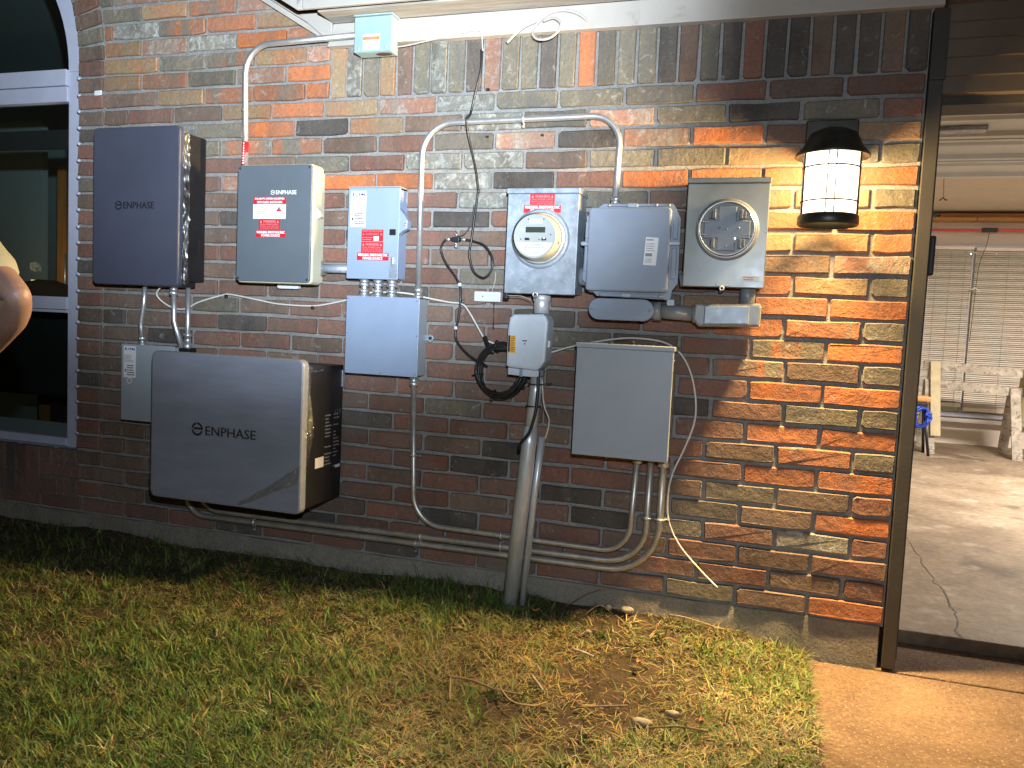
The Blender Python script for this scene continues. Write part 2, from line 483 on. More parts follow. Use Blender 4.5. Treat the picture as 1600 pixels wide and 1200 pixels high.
def glass_mat(name, tint, refl, rough=0.02, film=False):
    m, nt, b = newmat(name)
    tr = nt.nodes.new('ShaderNodeBsdfTransparent'); tr.inputs[0].default_value = (*tint, 1)
    gl = nt.nodes.new('ShaderNodeBsdfGlossy'); gl.inputs['Roughness'].default_value = rough
    gl.inputs[0].default_value = (1, 1, 1, 1)
    mx = nt.nodes.new('ShaderNodeMixShader')
    lw = nt.nodes.new('ShaderNodeLayerWeight'); lw.inputs[0].default_value = 0.5
    pw = N(nt, 'ShaderNodeMath', operation='POWER'); pw.inputs[1].default_value = 4.0
    nt.links.new(lw.outputs['Facing'], pw.inputs[0])
    fr = N(nt, 'ShaderNodeMath', operation='MULTIPLY_ADD'); fr.inputs[1].default_value = 0.8; fr.inputs[2].default_value = refl
    nt.links.new(pw.outputs[0], fr.inputs[0])
    if film:
        tc = nt.nodes.new('ShaderNodeTexCoord')
        bn = N(nt, 'ShaderNodeBump', Strength=0.9, Distance=0.01)
        nt.links.new(noise(nt, tc.outputs['Object'], 26, 4, 0.6, 1.0), bn.inputs['Height'])
        nt.links.new(bn.outputs[0], gl.inputs['Normal']); nt.links.new(bn.outputs[0], lw.inputs['Normal'])
    nt.links.new(fr.outputs[0], mx.inputs[0])
    nt.links.new(tr.outputs[0], mx.inputs[1]); nt.links.new(gl.outputs[0], mx.inputs[2])
    nt.links.new(mx.outputs[0], nt.nodes['Material Output'].inputs['Surface'])
    return m
M['pane'] = glass_mat('window_glass', (0.86, 0.92, 0.90), 0.05)
M['dome'] = glass_mat('meter_glass', (0.95, 0.96, 0.96), 0.04)
M['film'] = glass_mat('plastic_film', (0.90, 0.90, 0.89), 0.20, 0.14, True)

def emit_mat(name, c, s, alpha=1.0):
    m, nt, b = newmat(name)
    e = nt.nodes.new('ShaderNodeEmission'); e.inputs[0].default_value = (*c, 1); e.inputs[1].default_value = s
    out = e.outputs[0]
    if alpha < 1:
        tr = nt.nodes.new('ShaderNodeBsdfTransparent')
        mx = nt.nodes.new('ShaderNodeMixShader'); mx.inputs[0].default_value = alpha
        nt.links.new(tr.outputs[0], mx.inputs[1]); nt.links.new(out, mx.inputs[2]); out = mx.outputs[0]
    nt.links.new(out, nt.nodes['Material Output'].inputs['Surface'])
    return m
M['shade'] = emit_mat('lit_frosted_glass', (1.0, 0.90, 0.72), 9.0, 0.2)
M['bulb'] = emit_mat('lit_bulb', (1.0, 0.86, 0.62), 14.0, 0.3)
M['tube'] = emit_mat('lit_tube', (1.0, 0.9, 0.72), 6.0)
M['roomlamp'] = emit_mat('lit_lamp_shade', (1.0, 0.72, 0.38), 1.6)

m, nt, b = newmat('grass_blades')
at = nt.nodes.new('ShaderNodeAttribute'); at.attribute_name = 'tint'
nt.links.new(at.outputs['Color'], b.inputs['Base Color'])
b.inputs['Roughness'].default_value = 0.65
b.inputs['Specular IOR Level'].default_value = 0.2
M['grass'] = m

# ------------------------------------------------------------------ lettering (all strings turned to outlines once)
STR = ['ENPHASE', 'EATON', 'WARNING', 'DUAL POWER SUPPLY', 'SOURCES: UTILITY GRID AND', 'PV SOLAR ELECTRIC SYSTEM',
       'WARNING: PHOTOVOLTAIC', 'POWER SOURCE', 'SOLAR PV SYSTEM EQUIPPED', 'WITH RAPID SHUTDOWN', 'PHOTOVOLTAIC SYSTEM',
       'AC DISCONNECT', 'EAT', 'N', 'E', '88888', '!', '1 2 0']
GLY = {}
tmp = []
for st in STR:
    cu = bpy.data.curves.new('t', 'FONT'); cu.body = st; cu.size = 1; cu.resolution_u = 2
    ob = bpy.data.objects.new('t', cu); col.objects.link(ob); tmp.append((st, ob))
dg = bpy.context.evaluated_depsgraph_get(); dg.update()
for st, ob in tmp:
    me = bpy.data.meshes.new_from_object(ob.evaluated_get(dg))
    V = np.array([v.co[:2] for v in me.vertices]); V -= V.min(0); V /= V.max(0)
    GLY[st] = (V, [list(p.vertices) for p in me.polygons])
    bpy.data.meshes.remove(me)
for st, ob in tmp:
    cu = ob.data; bpy.data.objects.remove(ob); bpy.data.curves.remove(cu)

def put_text(mb, st, x0, x1, z0, z1, y, bold=0.0):
    V, F = GLY[st]
    offs = [(0, 0)] if bold == 0 else [(-bold, 0), (bold, 0), (0, bold * 0.6)]
    for k, (dx, dz) in enumerate(offs):
        mb.add([(x0 + p[0] * (x1 - x0) + dx, y - 0.00005 * k, z0 + p[1] * (z1 - z0) + dz) for p in V], F)

def text_on_x(mb, st, y0, y1, z0, z1, x):
    V, F = GLY[st]
    mb.add([(x, y0 + p[0] * (y1 - y0), z0 + p[1] * (z1 - z0)) for p in V], F)

def enphase_ring(mb, cx, cz, r, y, w):
    """ring with two cuts and a bar across: the maker's mark"""
    for a0, a1 in ((15, 95), (105, 172), (188, 345)):
        n = 12
        pts = []
        for k in range(n + 1):
            a = R(a0 + (a1 - a0) * k / n); pts.append((cx + r * math.cos(a), y, cz + r * math.sin(a)))
        for k in range(n, -1, -1):
            a = R(a0 + (a1 - a0) * k / n); pts.append((cx + (r - w) * math.cos(a), y, cz + (r - w) * math.sin(a)))
        q = [(k, k + 1, 2 * n + 1 - k - 1, 2 * n + 1 - k) for k in range(n)]
        mb.add(pts, q)
    mb.add([(cx - r * 0.62, y, cz - w * 0.2), (cx + r, y, cz - w * 0.2), (cx + r, y, cz + w * 0.8), (cx - r * 0.62, y, cz + w * 0.8)], [(0, 1, 2, 3)])

def sticker(parent, x0, x1, z0, z1, y, mat, name='label', t=0.0008):
    return MB().box(x0, x1, y - t, y - 0.0001, z0, z1).build(name, mat, parent)

def print_lines(mb, x0, x1, z0, z1, n, y, fill=0.45, seed=0, align='l'):
    rr = random.Random(seed)
    h = (z1 - z0) / n
    for i in range(n):
        zt = z1 - i * h
        x = x0; xe = x0 + (x1 - x0) * rr.uniform(0.65, 1.0)
        if align == 'c':
            d = (x1 - xe) / 2; x += d; xe += d
        while x < xe:
            wd = rr.uniform(0.05, 0.16) * (x1 - x0)
            e = min(x + wd, xe)
            mb.add([(x, y, zt - h * (0.5 + fill / 2)), (e, y, zt - h * (0.5 + fill / 2)), (e, y, zt - h * (0.5 - fill / 2)), (x, y, zt - h * (0.5 - fill / 2))], [(0, 1, 2, 3)])
            x = e + 0.025 * (x1 - x0)

# ================================================================== SETTING
# ground far around, driveway, lawn soil
tag(MB().box(-150, 150, -150, 150, -0.4, -0.06).build('ground', M['soil']), kind='structure')
tag(MB().box(-0.245, 6.5, -9, -0.016, -0.2, 0.0, bev=0.004).build('driveway', M['drive']), 'pale concrete driveway slab beside the lawn', kind='structure')
tag(MB().box(-0.02, 6.5, -0.004, 0.312, -0.2, 0.001, bev=0.004).build('driveway_apron', M['drive']), 'narrow concrete strip under the garage door opening', kind='structure')

def lawn_h(x, y):
    d = -y
    return 0.026 + 0.045 * math.exp(-d / 0.16) * (1 if x < -0.5 else max(0.0, (-0.25 - x) / 0.25)) + 0.007 * math.sin(3.1 * x + 1.3 * y) + 0.006 * math.sin(7.3 * x - 5.1 * y + 1) - 0.012 * math.exp(-((x + 0.78) ** 2 / 0.03 + (y + 0.62) ** 2 / 0.12))
nx, ny = 130, 90
xs = np.linspace(-7, -0.247, nx); ys = np.linspace(-4.5, 0.004, ny)
mb = MB()
mb.add([(x, y, lawn_h(x, y) + random.uniform(-.004, .004)) for y in ys for x in xs],
       [(j * nx + i, j * nx + i + 1, (j + 1) * nx + i + 1, (j + 1) * nx + i) for j in range(ny - 1) for i in range(nx - 1)], True)
b0 = len(mb.v)
mb.add([(-0.247, y, lawn_h(-0.247, y)) for y in ys] + [(-0.2475, y, -0.2) for y in ys], [(i, i + 1, ny + i + 1, ny + i) for i in range(ny - 1)])
tag(mb.build('lawn_soil', M['soil']), 'brown earth of the lawn along the brick wall', kind='structure')

# ------------------------------------------------------------------ house with brick wall
house = thing('brick_house', 'brick house wall with eave, arched window and open garage', 'house', (-2.0, 0.1, 0.0))
C = 0.0762; BL = 0.2547; ZT = 2.06                     # course height, brick module, underside of the soldier course
WX, WZ, WR = -4.5, 2.27, 0.90                         # arched window: centre, spring line, radius
# wall core carries the mortar; bricks are its pieces
mb = MB()
YM = 0.012
def mquad(x0, x1, z0, z1): mb.add([(x0, YM, z0), (x1, YM, z0), (x1, YM, z1), (x0, YM, z1)], [(0, 1, 2, 3)])
mquad(-3.6, 0.0, 0.15, 3.6)
mquad(-6.6, -3.6, 0.15, 0.40)
mquad(-6.6, WX - WR, 0.40, 3.6)
na = 32
for k in range(na):
    a0, a1 = math.pi * k / na, math.pi * (k + 1) / na
    p = [(WX + WR * math.cos(a0), WZ + WR * math.sin(a0)), (WX + WR * math.cos(a1), WZ + WR * math.sin(a1))]
    mb.add([(p[0][0], YM, p[0][1]), (p[0][0], YM, 3.6), (p[1][0], YM, 3.6), (p[1][0], YM, p[1][1])], [(0, 1, 2, 3)])
    mb.add([(p[0][0], YM, p[0][1]), (p[1][0], YM, p[1][1]), (p[1][0], YM + .09, p[1][1]), (p[0][0], YM + .09, p[0][1])], [(0, 1, 2, 3)])
mb.add([(-3.6, YM, 0.4), (-3.6, YM, WZ), (-3.6, YM + .09, WZ), (-3.6, YM + .09, 0.4)], [(0, 1, 2, 3)])
mb.add([(0, YM, 0.15), (0, YM, 3.6), (0, .30, 3.6), (0, .30, 0.15)], [(0, 1, 2, 3)])
wall = mb.build('wall', M['mortar'], house, origin=(-2.0, YM, 0.15))

# brick shapes: a few outlines with worn, uneven edges, shared by all bricks
def brick_mesh(L, H, seed, worn):
    rr = random.Random(seed)
    hx, hz = L / 2, H / 2
    j = lambda s: rr.uniform(-s, s)
    c = [rr.uniform(.002, .006) * (1 + 1.3 * (rr.random() < worn)) for _ in range(4)]
    P = [(-hx + c[0], -hz + j(.0015)), (0 + j(.3 * L), -hz + j(.0042 if L > .1 else .0015)), (hx - c[1], -hz + j(.0015)), (hx + j(.002), -hz + c[1]),
         (hx + j(.002), hz - c[2]), (hx - c[2], hz + j(.0015)), (0 + j(.3 * L), hz + j(.0042 if L > .1 else .0015)), (-hx + c[3], hz + j(.0015)), (-hx + j(.002), hz - c[3]), (-hx + j(.002), -hz + c[0])]
    n = len(P)
    I = inset(P, rr.uniform(.0025, .0045))
    vs = [(p[0], rr.uniform(-.0012, .0012), p[1]) for p in I] + [(p[0], .005 + j(.001), p[1]) for p in P] + [(p[0], .032, p[1]) for p in P]
    fs = [list(range(n))]
    for r_ in range(2):
        for i in range(n):
            k = (i + 1) % n
            fs.append([r_ * n + k, r_ * n + i, (r_ + 1) * n + i, (r_ + 1) * n + k])
    return vs, fs
VAR = {}
for kind, (L, H, n) in {'s': (BL - .012, C - .0130, 11), 'h': (.126, C - .0130, 6), 'v': (C - .012, .235, 9), 'q': (.138, C - .0130, 6)}.items():
    VAR[kind] = [(brick_mesh(L, H, 31 * i + len(kind) * 7 + ord(kind), .25), L, H) for i in range(n)]

bricks = []    # (kind, variant, x, z, angle, xscale, palette, weight)
def put(kind, x, z, L=None, pal='r', ang=0.0, w=None):
    v = random.randrange(len(VAR[kind]))
    base = VAR[kind][v][1]
    bricks.append([kind, v, x, z, ang, (L / base) if L else 1.0, pal, w])

# palettes read off the wall, from the garage corner leftwards, course by course downwards
ROWS = ['rbrgggwpto tbrb', 'rgdgpgwbtdogw', 'tropdpgrbmmgt', 'gwtggbwwrgbrr', 'oooordwoodprb', 'gtmbgdwrbrrbr', 'oobrgrdrbrdbr',
        'ottgwrbrdrwbr', 'pbrrdrbrrbrrb', 'gtorrbgrrbrbr', 'ootgrrbdrbrrb', 'gmorrdrbrrbgr', 'omrbgrrbrrdrb', 'gbmrdrbrrbrrd', 'oorrbrrgrbrrb',
        'ggrdrrbrrbrdr', 'oorrbrgrbrrbr', 'gobrrbrrdrbrr', 'oorrrdbrrbdrr', 'rbgbrrdrrbrrb', 'obdbdrrbrdrrb', 'rwrgdrbrrdrbr', 'rbrbrrdrbdrrb', 'rbrrrbrrrdbrd', 'obgrrbrdrrdrr']
ringx = lambda z: (WX + math.sqrt(max(0, (WR + .155) ** 2 - (z - WZ) ** 2))) if z > WZ else WX + WR + .150
for k, row in enumerate(ROWS):
    zc = ZT - (k + .5) * C
    x = 0.0; i = 0
    row = row.replace(' ', '')
    first = BL if k % 2 == 0 else BL * (.50 + .06 * ((k * 7) % 3) / 2)
    left = -3.45 if zc > 0.375 else -6.4
    while x > left + .02:
        L = first if i == 0 else BL * random.uniform(.985, 1.015)
        if i > 0: L = BL * (1 + 0.008 * math.sin(k * 5 + i * 3))
        if x - L < left + 0.05: L = x - left
        pal = row[i] if i < len(row) else random.choice('rrbrdb')
        Lr = L - .012
        put('s' if Lr > .18 else 'h', x - L / 2, zc, Lr, pal)
        x -= L; i += 1
# courses beside the gable, above the soldier line
for k in range(9):
    zc = ZT + (k + .5) * C
    x = -2.265; i = 0
    left = ringx(zc)
    first = BL * (.46 if k % 2 == 0 else .83)
    UP = ['ommtbrwtdt', 'opgmtgwbtm', 'ptmgtomtbt', 'mowptmrbgo', 'ptomwmtgbt', 'opmtgtwmbt', 'tmotpgtmob', 'ptmotgwmbt', 'omtpgtmwbt'][k]
    while x > left + .02:
        L = first if i == 0 else BL
        if x - L < left + .05: L = x - left
        put('s' if L > .19 else 'h', x - L / 2, zc, L - .012, UP[i % len(UP)])
        x -= L; i += 1
# the rest of the gable wall: above the arch and beyond the window
for k in range(-19, 17):
    zc = ZT + (k + .5) * C
    if zc < .42: continue
    segs = []
    ro_ = WR + .155
    if zc < WZ: segs = [(-6.4, WX - WR - .15)]
    elif zc < WZ + ro_: h_ = math.sqrt(ro_ ** 2 - (zc - WZ) ** 2); segs = [(-6.4, WX - h_)] + ([(WX + h_, -2.265 - max(0, zc - 2.36) * 1.6)] if k >= 9 else [])
    else: segs = [(-6.4, -2.265 - (zc - 2.36) * 1.6)]
    for x0, x1 in segs:
        x = x1; first = True
        while x > x0 + .03:
            L = BL * (.5 if (first and k % 2) else 1); first = False
            if x - L < x0 + .05: L = x - x0
            put('s' if L > .19 else 'h', x - L / 2, zc, L - .012, random.choice('rbrbgtmdrb'))
            x -= L
# soldier course
SOL = 'twgtbgwgdpggdgRgggdbgdrddbddbd'
ns = 30
for i in range(ns):
    xx = -2.265 + (i + .5) * (2.265 / ns)
    pal = SOL[i] if i < len(SOL) else 'd'
    put('v', xx, ZT + .0055 + .1175, None, 'r' if pal == 'R' else pal, w=2.0)
    if pal == 'R': bricks[-1][6] = 'o'
# stack of bricks beside the window, the ring round its arch and the sill of bricks on edge
for k in range(-3, 22):
    zc = ZT - (k + .5) * C
    if zc > WZ + .02 or zc < .40: continue
    put('q', -3.526, zc, None, 'rbrbdrrgbrbrdrrbrrbdrbrrb'[k + 3])
for i in range(40):
    a = (i + .5) * C / (WR + .075)
    put('q', WX + (WR + .075) * math.cos(a), WZ + (WR + .075) * math.sin(a) + .01, None, 'bgbrtbgbrtbgbrtb'[i % 16], ang=a)
for i in range(28):
    put('v', -3.63 - i * C, .335, None, random.choice('brrbd'), w=.5)

camp = Vector((-0.457, -3.023, 1.149))
hide = [(-3.31, -2.9, 1.29, 1.9), (-2.8, -2.2, .40, .95), (-2.55, -2.3, 1.3, 1.74), (-2.05, -1.8, .95, 1.22), (-2.05, -1.95, 1.33, 1.65), (-1.36, -1.18, 1.3, 1.62), (-1.05, -.85, 1.3, 1.58), (-.7, -.52, 1.34, 1.66), (-1.06, -.82, .72, 1.07)]
def weight(bk):
    kind, v, x, z, ang, s, pal, w = bk
    if x < -4.25 or z > 2.70 or (x < -4.0 and z > 1.0 and kind == 's') or z > 2.72: return -1
    for x0, x1, z0, z1 in hide:
        # shifted by the parallax of the box in front
        if x0 + .02 < x - .10 and x + .10 < x1 and z0 < z < z1: return -1
    if kind == 'v' and x < -3.6 and x < -4.2: return -1
    return (0.13 if kind != 's' else .25) * s / (Vector((x, 0, z)) - camp).length_squared
ranked = sorted(range(len(bricks)), key=lambda i: -weight(bricks[i]))
single = set(i for i in ranked[:300] if weight(bricks[i]) > 0)
meshes = {}
PALS = list('orbtgwdmp')
rest = MB()
for i, (kind, v, x, z, ang, s, pal, w) in enumerate(bricks):
    (vs, fs), L, H = VAR[kind][v]
    rr = random.Random(i * 13 + 5)
    tilt = rr.uniform(-.006, .006); dy = rr.uniform(-.0050, .0025); flip = rr.random() < .5
    if i in single:
        key = (kind, v, pal)
        if key not in meshes:
            me = bpy.data.meshes.new('brick'); me.from_pydata(vs, [], fs); me.materials.append(M[pal]); me.update()
            meshes[key] = me
        o = bpy.data.objects.new('brick', meshes[key])
        o.location = (x, dy, z); o.rotation_euler = (0, -ang + tilt, 0); o.scale = (s, 1, 1)
        col.objects.link(o)
        o.parent = wall; o.matrix_parent_inverse = Matrix.Translation((2.0, -YM, -0.15))
    else:
        ca, sa = math.cos(ang + tilt), math.sin(ang + tilt)
        rest.add([(x + p[0] * s * ca - p[2] * sa, p[1] + dy, z + p[0] * s * sa + p[2] * ca) for p in vs], fs, mi=PALS.index(pal))
tag(rest.build('brickwork', [M[p] for p in PALS], wall, origin=(-2, 0, .2)), kind='stuff')

# foundation beam under the brick
mb = MB()
fx = np.linspace(-6.6, -0.012, 60)
top = [0.150 + random.uniform(-.003, .003) for _ in fx]
vs = []; fs = []
for i, x in enumerate(fx):
    vs += [(x, .004 + random.uniform(-.003, .003), -0.2), (x, .002 + random.uniform(-.004, .004), .06 + random.uniform(-.01, .01)), (x, .003 + random.uniform(-.003, .003), top[i]), (x, .12, top[i])]
for i in range(len(fx) - 1):
    for k in range(3): fs.append((i * 4 + k, i * 4 + 4 + k, i * 4 + 5 + k, i * 4 + 1 + k))
vs += [(-0.012, .30, -.2), (-.012, .30, .15)]
nv = len(vs)
fs.append((len(fx) * 4 - 4, nv - 2, nv - 1, len(fx) * 4 - 2))
mb.add(vs, fs, False)
mb.build('foundation', M['foundation'], house)

# ------------------------------------------------------------------ eave above the wall
def board(pts, y0, y1, mat, name='trim_board', bev=.003):
    return MB().plate(pts, y0, y1, bev).build(name, mat, house)
board([(-2.262, 2.262), (0.03, 2.262), (0.03, 2.352), (-2.235, 2.352)], -.034, .0, M['cream'], 'frieze_board')
board([(0.05, 2.285), (6.5, 2.285), (6.5, 2.352), (0.05, 2.352)], -.02, .06, M['brownlap'], 'frieze_board')
# soffit board between frieze and fascia, with the open slot in front of it
MB().box(-2.235, 6.5, -.158, -.0345, 2.352, 2.366, .002).build('soffit_board', M['woodsoffit'], house)
MB().box(-2.268, 6.5, -.216, -.199, 2.345, 2.56, .003).build('fascia_board', M['cream'], house)
MB().box(-2.296, -2.2705, -.216, -.199, 2.345, 2.56, .003).build('fascia_board', M['cream'], house)
MB().box(-2.234, 6.5, -.198, .2, 2.42, 2.45).build('eave_slot_shade', M['black'], house)  # black box painting the shade seen up through the open slot
# raking board that runs up to the left, and the flat return piece at its foot
RA = R(149.3)
RD = (math.cos(RA), math.sin(RA)); RN = (RD[1], -RD[0])
def rake(x0, z0, L, h, off, y0, y1, name, mat):
    p = [(x0 + RN[0] * off, z0 + RN[1] * off), (x0 + RN[0] * (off + h), z0 + RN[1] * (off + h))]
    pts = [p[0], p[1], (p[1][0] + RD[0] * L, p[1][1] + RD[1] * L), (p[0][0] + RD[0] * L, p[0][1] + RD[1] * L)]
    return MB().plate(pts, y0, y1, .002).build(name, mat, house)
rake(-2.262, 2.280, 1.9, .022, 0.0, -.032, .0, 'rake_board', M['cream'])
rake(-2.262, 2.280, 1.9, .014, 0.0235, -.044, .0, 'rake_board', M['cream'])
rake(-2.296, 2.346, 1.9, .16, 0.0, -.216, -.199, 'rake_fascia', M['cream'])
board([(-2.255, 2.284), (-2.2365, 2.290), (-2.2365, 2.353), (-2.312, 2.402), (-2.405, 2.402)], -.046, -.0345, M['cream'], 'return_board')
A_ = (-2.407, 2.4035)
board([A_, (-2.236, 2.4035), (-2.236, 2.62), (A_[0] + RD[0] * 1.9 + RN[0] * .3, A_[1] + RD[1] * 1.9 + RN[1] * .3), (A_[0] + RD[0] * 1.9, A_[1] + RD[1] * 1.9)], -.030, -.001, M['black'], 'rake_shade_plate')  # flat black plate in place of the rake soffit's shadow

# roof over the eave
MB().add([(-2.33, -.26, 2.545), (6.7, -.26, 2.545), (6.7, 3.6, 4.5), (-2.33, 3.6, 4.5), (-2.33, -.26, 2.575), (6.7, -.26, 2.575), (6.7, 3.6, 4.53), (-2.33, 3.6, 4.53)],
         [(0, 1, 2, 3), (4, 7, 6, 5), (0, 4, 5, 1), (1, 5, 6, 2), (2, 6, 7, 3), (3, 7, 4, 0)]).build('roof', M['roof'], house)

# ------------------------------------------------------------------ garage opening trim and header
MB().box(.003, .047, -.006, .14, 0.006, 2.03, .003).build('door_jamb', M['browntrim'], house)
MB().box(.003, .052, -.010, .05, 2.03, 2.262, .003).build('door_jamb', M['browntrim'], house)
MB().box(.0475, .06, .06, .16, .02, 2.0, .001).build('weather_strip', M['black'], house)
for i, z in enumerate((1.990, 2.048, 2.110, 2.170, 2.225)):
    h = .066
    # lapped header boards, each leaning out over the one below
    vs = [(.050, .020, z), (6.5, .020, z), (6.5, .036, z + h), (.050, .036, z + h), (.050, .06, z), (6.5, .06, z), (6.5, .06, z + h), (.050, .06, z + h)]
    MB().add(vs, [(0, 1, 2, 3), (0, 4, 5, 1), (3, 2, 6, 7), (0, 3, 7, 4)]).build('lap_board', M['brownlap'], house)
MB().box(.05, 6.5, .062, .20, 1.962, 2.60).build('header_beam', M['browntrim'], house)
# garage room
GX0, GX1, GY1, GZ = -0.9, 5.6, 7.05, 2.62
tag(MB().box(GX0, 6.5, .312, GY1, -.2, .05, .004).build('garage_floor', M['gfloor']), 'worn stained concrete floor of the open garage', kind='structure')
MB().box(GX0 - .1, 6.5, GY1, GY1 + .1, .0, GZ).build('garage_wall', M['gwall'], house)
MB().box(GX0 - .1, GX0, .2, GY1, .0, GZ).build('garage_wall', M['gwall'], house)
MB().box(6.5, 6.6, -.02, GY1, .0, GZ).build('garage_wall', M['gwall'], house)
MB().box(GX0, -.003, .20, .30, .0, GZ).build('garage_wall', M['gwall'], house)
MB().box(4.9, 6.5, .02, .2, 0.0, 1.985).build('garage_wall', M['gwall'], house)
MB().box(GX0 - .1, 6.6, .2, GY1 + .1, GZ, GZ + .1).build('garage_ceiling', M['gceil'], house)
mb = MB()
crk = [(.372, 2.014), (.374, 1.65), (.366, 1.332), (.36, 1.056), (.373, .915), (.354, .727), (.356, .604), (.319, .398), (.322, .318)]
cp = catmull([(x, y, .051) for x, y in crk], 5)
cp = [p + Vector((random.uniform(-.009, .009), 0, 0)) for p in cp]
vs = []
for i, p in enumerate(cp):
    w_ = random.uniform(.0012, .0035) * (0.5 + i / len(cp) * 1.4)
    vs += [p - Vector((w_, 0, 0)), p + Vector((w_, 0, 0))]
mb.add(vs, [(2 * i, 2 * i + 1, 2 * i + 3, 2 * i + 2) for i in range(len(cp) - 1)])
crack = mb.build('crack', M['black'], bpy.data.objects['garage_floor'])
# door rolled up under the ceiling: four ribbed sections
gd = MB(); gd.box(.10, 4.85, .62, .63, 2.245, 2.25)
gdo = gd.build('garage_door', M['doorsteel'], house)
tag(gdo, 'white steel sectional door rolled up overhead')
for i in range(4):
    y0 = .64 + i * .545
    s_ = MB()
    prof = [(0, 0), (.012, -.028), (.055, -.028), (.075, -.004), (.16, -.004), (.175, -.020), (.215, -.020), (.23, -.004), (.46, -.004), (.475, -.028), (.525, -.028), (.538, 0)]
    vs = [(x, y0 + p[0], 2.25 + p[1]) for p in prof for x in (.10, 4.85)]
    s_.add(vs, [(2 * k, 2 * k + 1, 2 * k + 3, 2 * k + 2) for k in range(len(prof) - 1)])
    s_.box(.10, 4.85, y0, y0 + .538, 2.2505, 2.262)
    s_.build('door_section', M['doorsteel'], gdo)
mb = MB(); mb.box(.30, .52, 1.52, 1.60, 2.222, 2.2445, .003); mb.box(.40, .41, 1.50, 1.62, 2.219, 2.224)
mb.build('door_bracket', M['galv'], gdo)
MB().box(.052, .072, .03, .07, 1.385, 1.52, .006).build('door_latch', M['black'], house)

# boards where wall meets ceiling
MB().box(1.28, 6.5, 6.90, 7.045, 2.545, 2.60, .003).build('ceiling_board', M['ocher_wood'], house)
MB().box(GX0, 1.62, 6.80, 7.045, 2.515, 2.543, .003).build('ceiling_board', M['ocher_wood'], house)
MB().box(1.63, 6.5, 6.80, 7.045, 2.513, 2.543, .003).build('ceiling_board', M['ocher_wood'], house)
MB().box(GX0, 6.5, 6.99, 7.045, 2.45, 2.512, .003).build('cornice', M['gwall'], house)
# far window of the garage with blinds
fw = MB()
for x0, x1, z0, z1 in ((1.20, 1.25, .36, 2.27), (3.55, 3.60, .36, 2.27), (1.25, 3.55, 2.22, 2.27), (1.25, 3.55, .36, .41), (1.652, 1.668, .41, 2.22)):
    fw.box(x0, x1, 7.0, 7.049, z0, z1, .003)
fwo = fw.build('window', M['vinyl'], house)
MB().box(1.25, 3.55, 7.03, 7.04, .41, 2.22).build('pane', M['pane'], fwo)
MB().box(1.15, 3.65, 6.94, 7.0, .30, .345, .004).build('sill', M['cream'], fwo)
def blind(x0, x1, zt, zb, label, fold):
    t = thing('window_blind', label, 'blind', ((x0 + x1) / 2, 6.96, zb))
    MB().box(x0, x1, 6.93, 6.985, zt - .035, zt, .003).build('head_rail', M['blind'], t)
    mb = MB(); z = zt - .05; i = 0
    while z > zb + .05:
        a = .008 + .0015 * math.sin(i * 1.7)
        y = 6.958
        mb.add([(x0, y - .011, z - a), (x1, y - .011, z - a), (x1, y + .011, z + a), (x0, y + .011, z + a)], [(0, 1, 2, 3)])
        z -= .0215; i += 1
    tag(mb.build('slats', M['blind'], t), kind='stuff')
    MB().box(x0, x1, 6.945, 6.972, zb, zb + .045, .004).build('bottom_rail', M['blind'], t)
    mb = MB()
    for fx_ in (.18, .5, .82):
        xx = x0 + (x1 - x0) * fx_
        mb.cyl((xx, 6.944, zb), (xx, 6.944, zt - .03), .0016, 6)
    mb.build('ladder_cord', M['greycab'], t)
    return t
blind(1.215, 1.650, 2.245, .47, 'narrow slatted blind on left side of garage window', 0)
blind(1.672, 3.45, 2.235, .43, 'wide slatted blind on right side of garage window', 0)
t = thing('red_bar', 'red bar with black joiner across the garage back wall', 'bar', (2.2, 6.93, 2.40))
MB().box(GX0 + .1, 1.72, 6.90, 6.93, 2.405, 2.430, .004).build('rail', M['redbar'], t)
MB().box(1.83, 6.2, 6.90, 6.93, 2.402, 2.433, .004).build('rail', M['redbar'], t)
MB().box(1.70, 1.85, 6.885, 6.935, 2.395, 2.442, .006).build('joiner', M['black'], t)
t = thing('ceiling_rope', 'thin rope with a toggle hanging from the garage ceiling', 'rope', (.89, 4.6, 2.37))
MB().cyl((.878, 4.6, 2.62), (.89, 4.6, 2.39), .003, 6).build('cord', M['twig'], t)
MB().tube([(.86, 4.6, 2.368), (.885, 4.6, 2.392), (.905, 4.6, 2.374), (.92, 4.6, 2.374)], .006, 6).build('handle', M['black'], t)
t = thing('blind_cord', 'looped cord hanging from the red bar by the blinds', 'cord', (1.72, 6.88, 1.7))
MB().tube([(1.77, 6.88, 2.40), (1.75, 6.88, 2.25), (1.70, 6.885, 2.05), (1.685, 6.89, 1.75), (1.67, 6.89, 1.2)], .004, 6, True).build('cord', M['twig'], t)
MB().tube([(1.64, 6.885, 1.77), (1.68, 6.88, 1.79), (1.72, 6.88, 1.74)], .008, 6, True).build('knot', M['whitecab'], t)
# light fixture
t = thing('ceiling_lamp', 'garage ceiling lamp with lit white tubes', 'lamp', (2.5, 3.5, 2.54))
MB().box(1.88, 3.12, 3.35, 3.65, 2.56, 2.619, .004).build('housing', M['whiteplastic'], t)
for yy in (3.43, 3.57): MB().cyl((1.92, yy, 2.548), (3.08, yy, 2.548), .011, 10).build('tube', M['tube'], t)

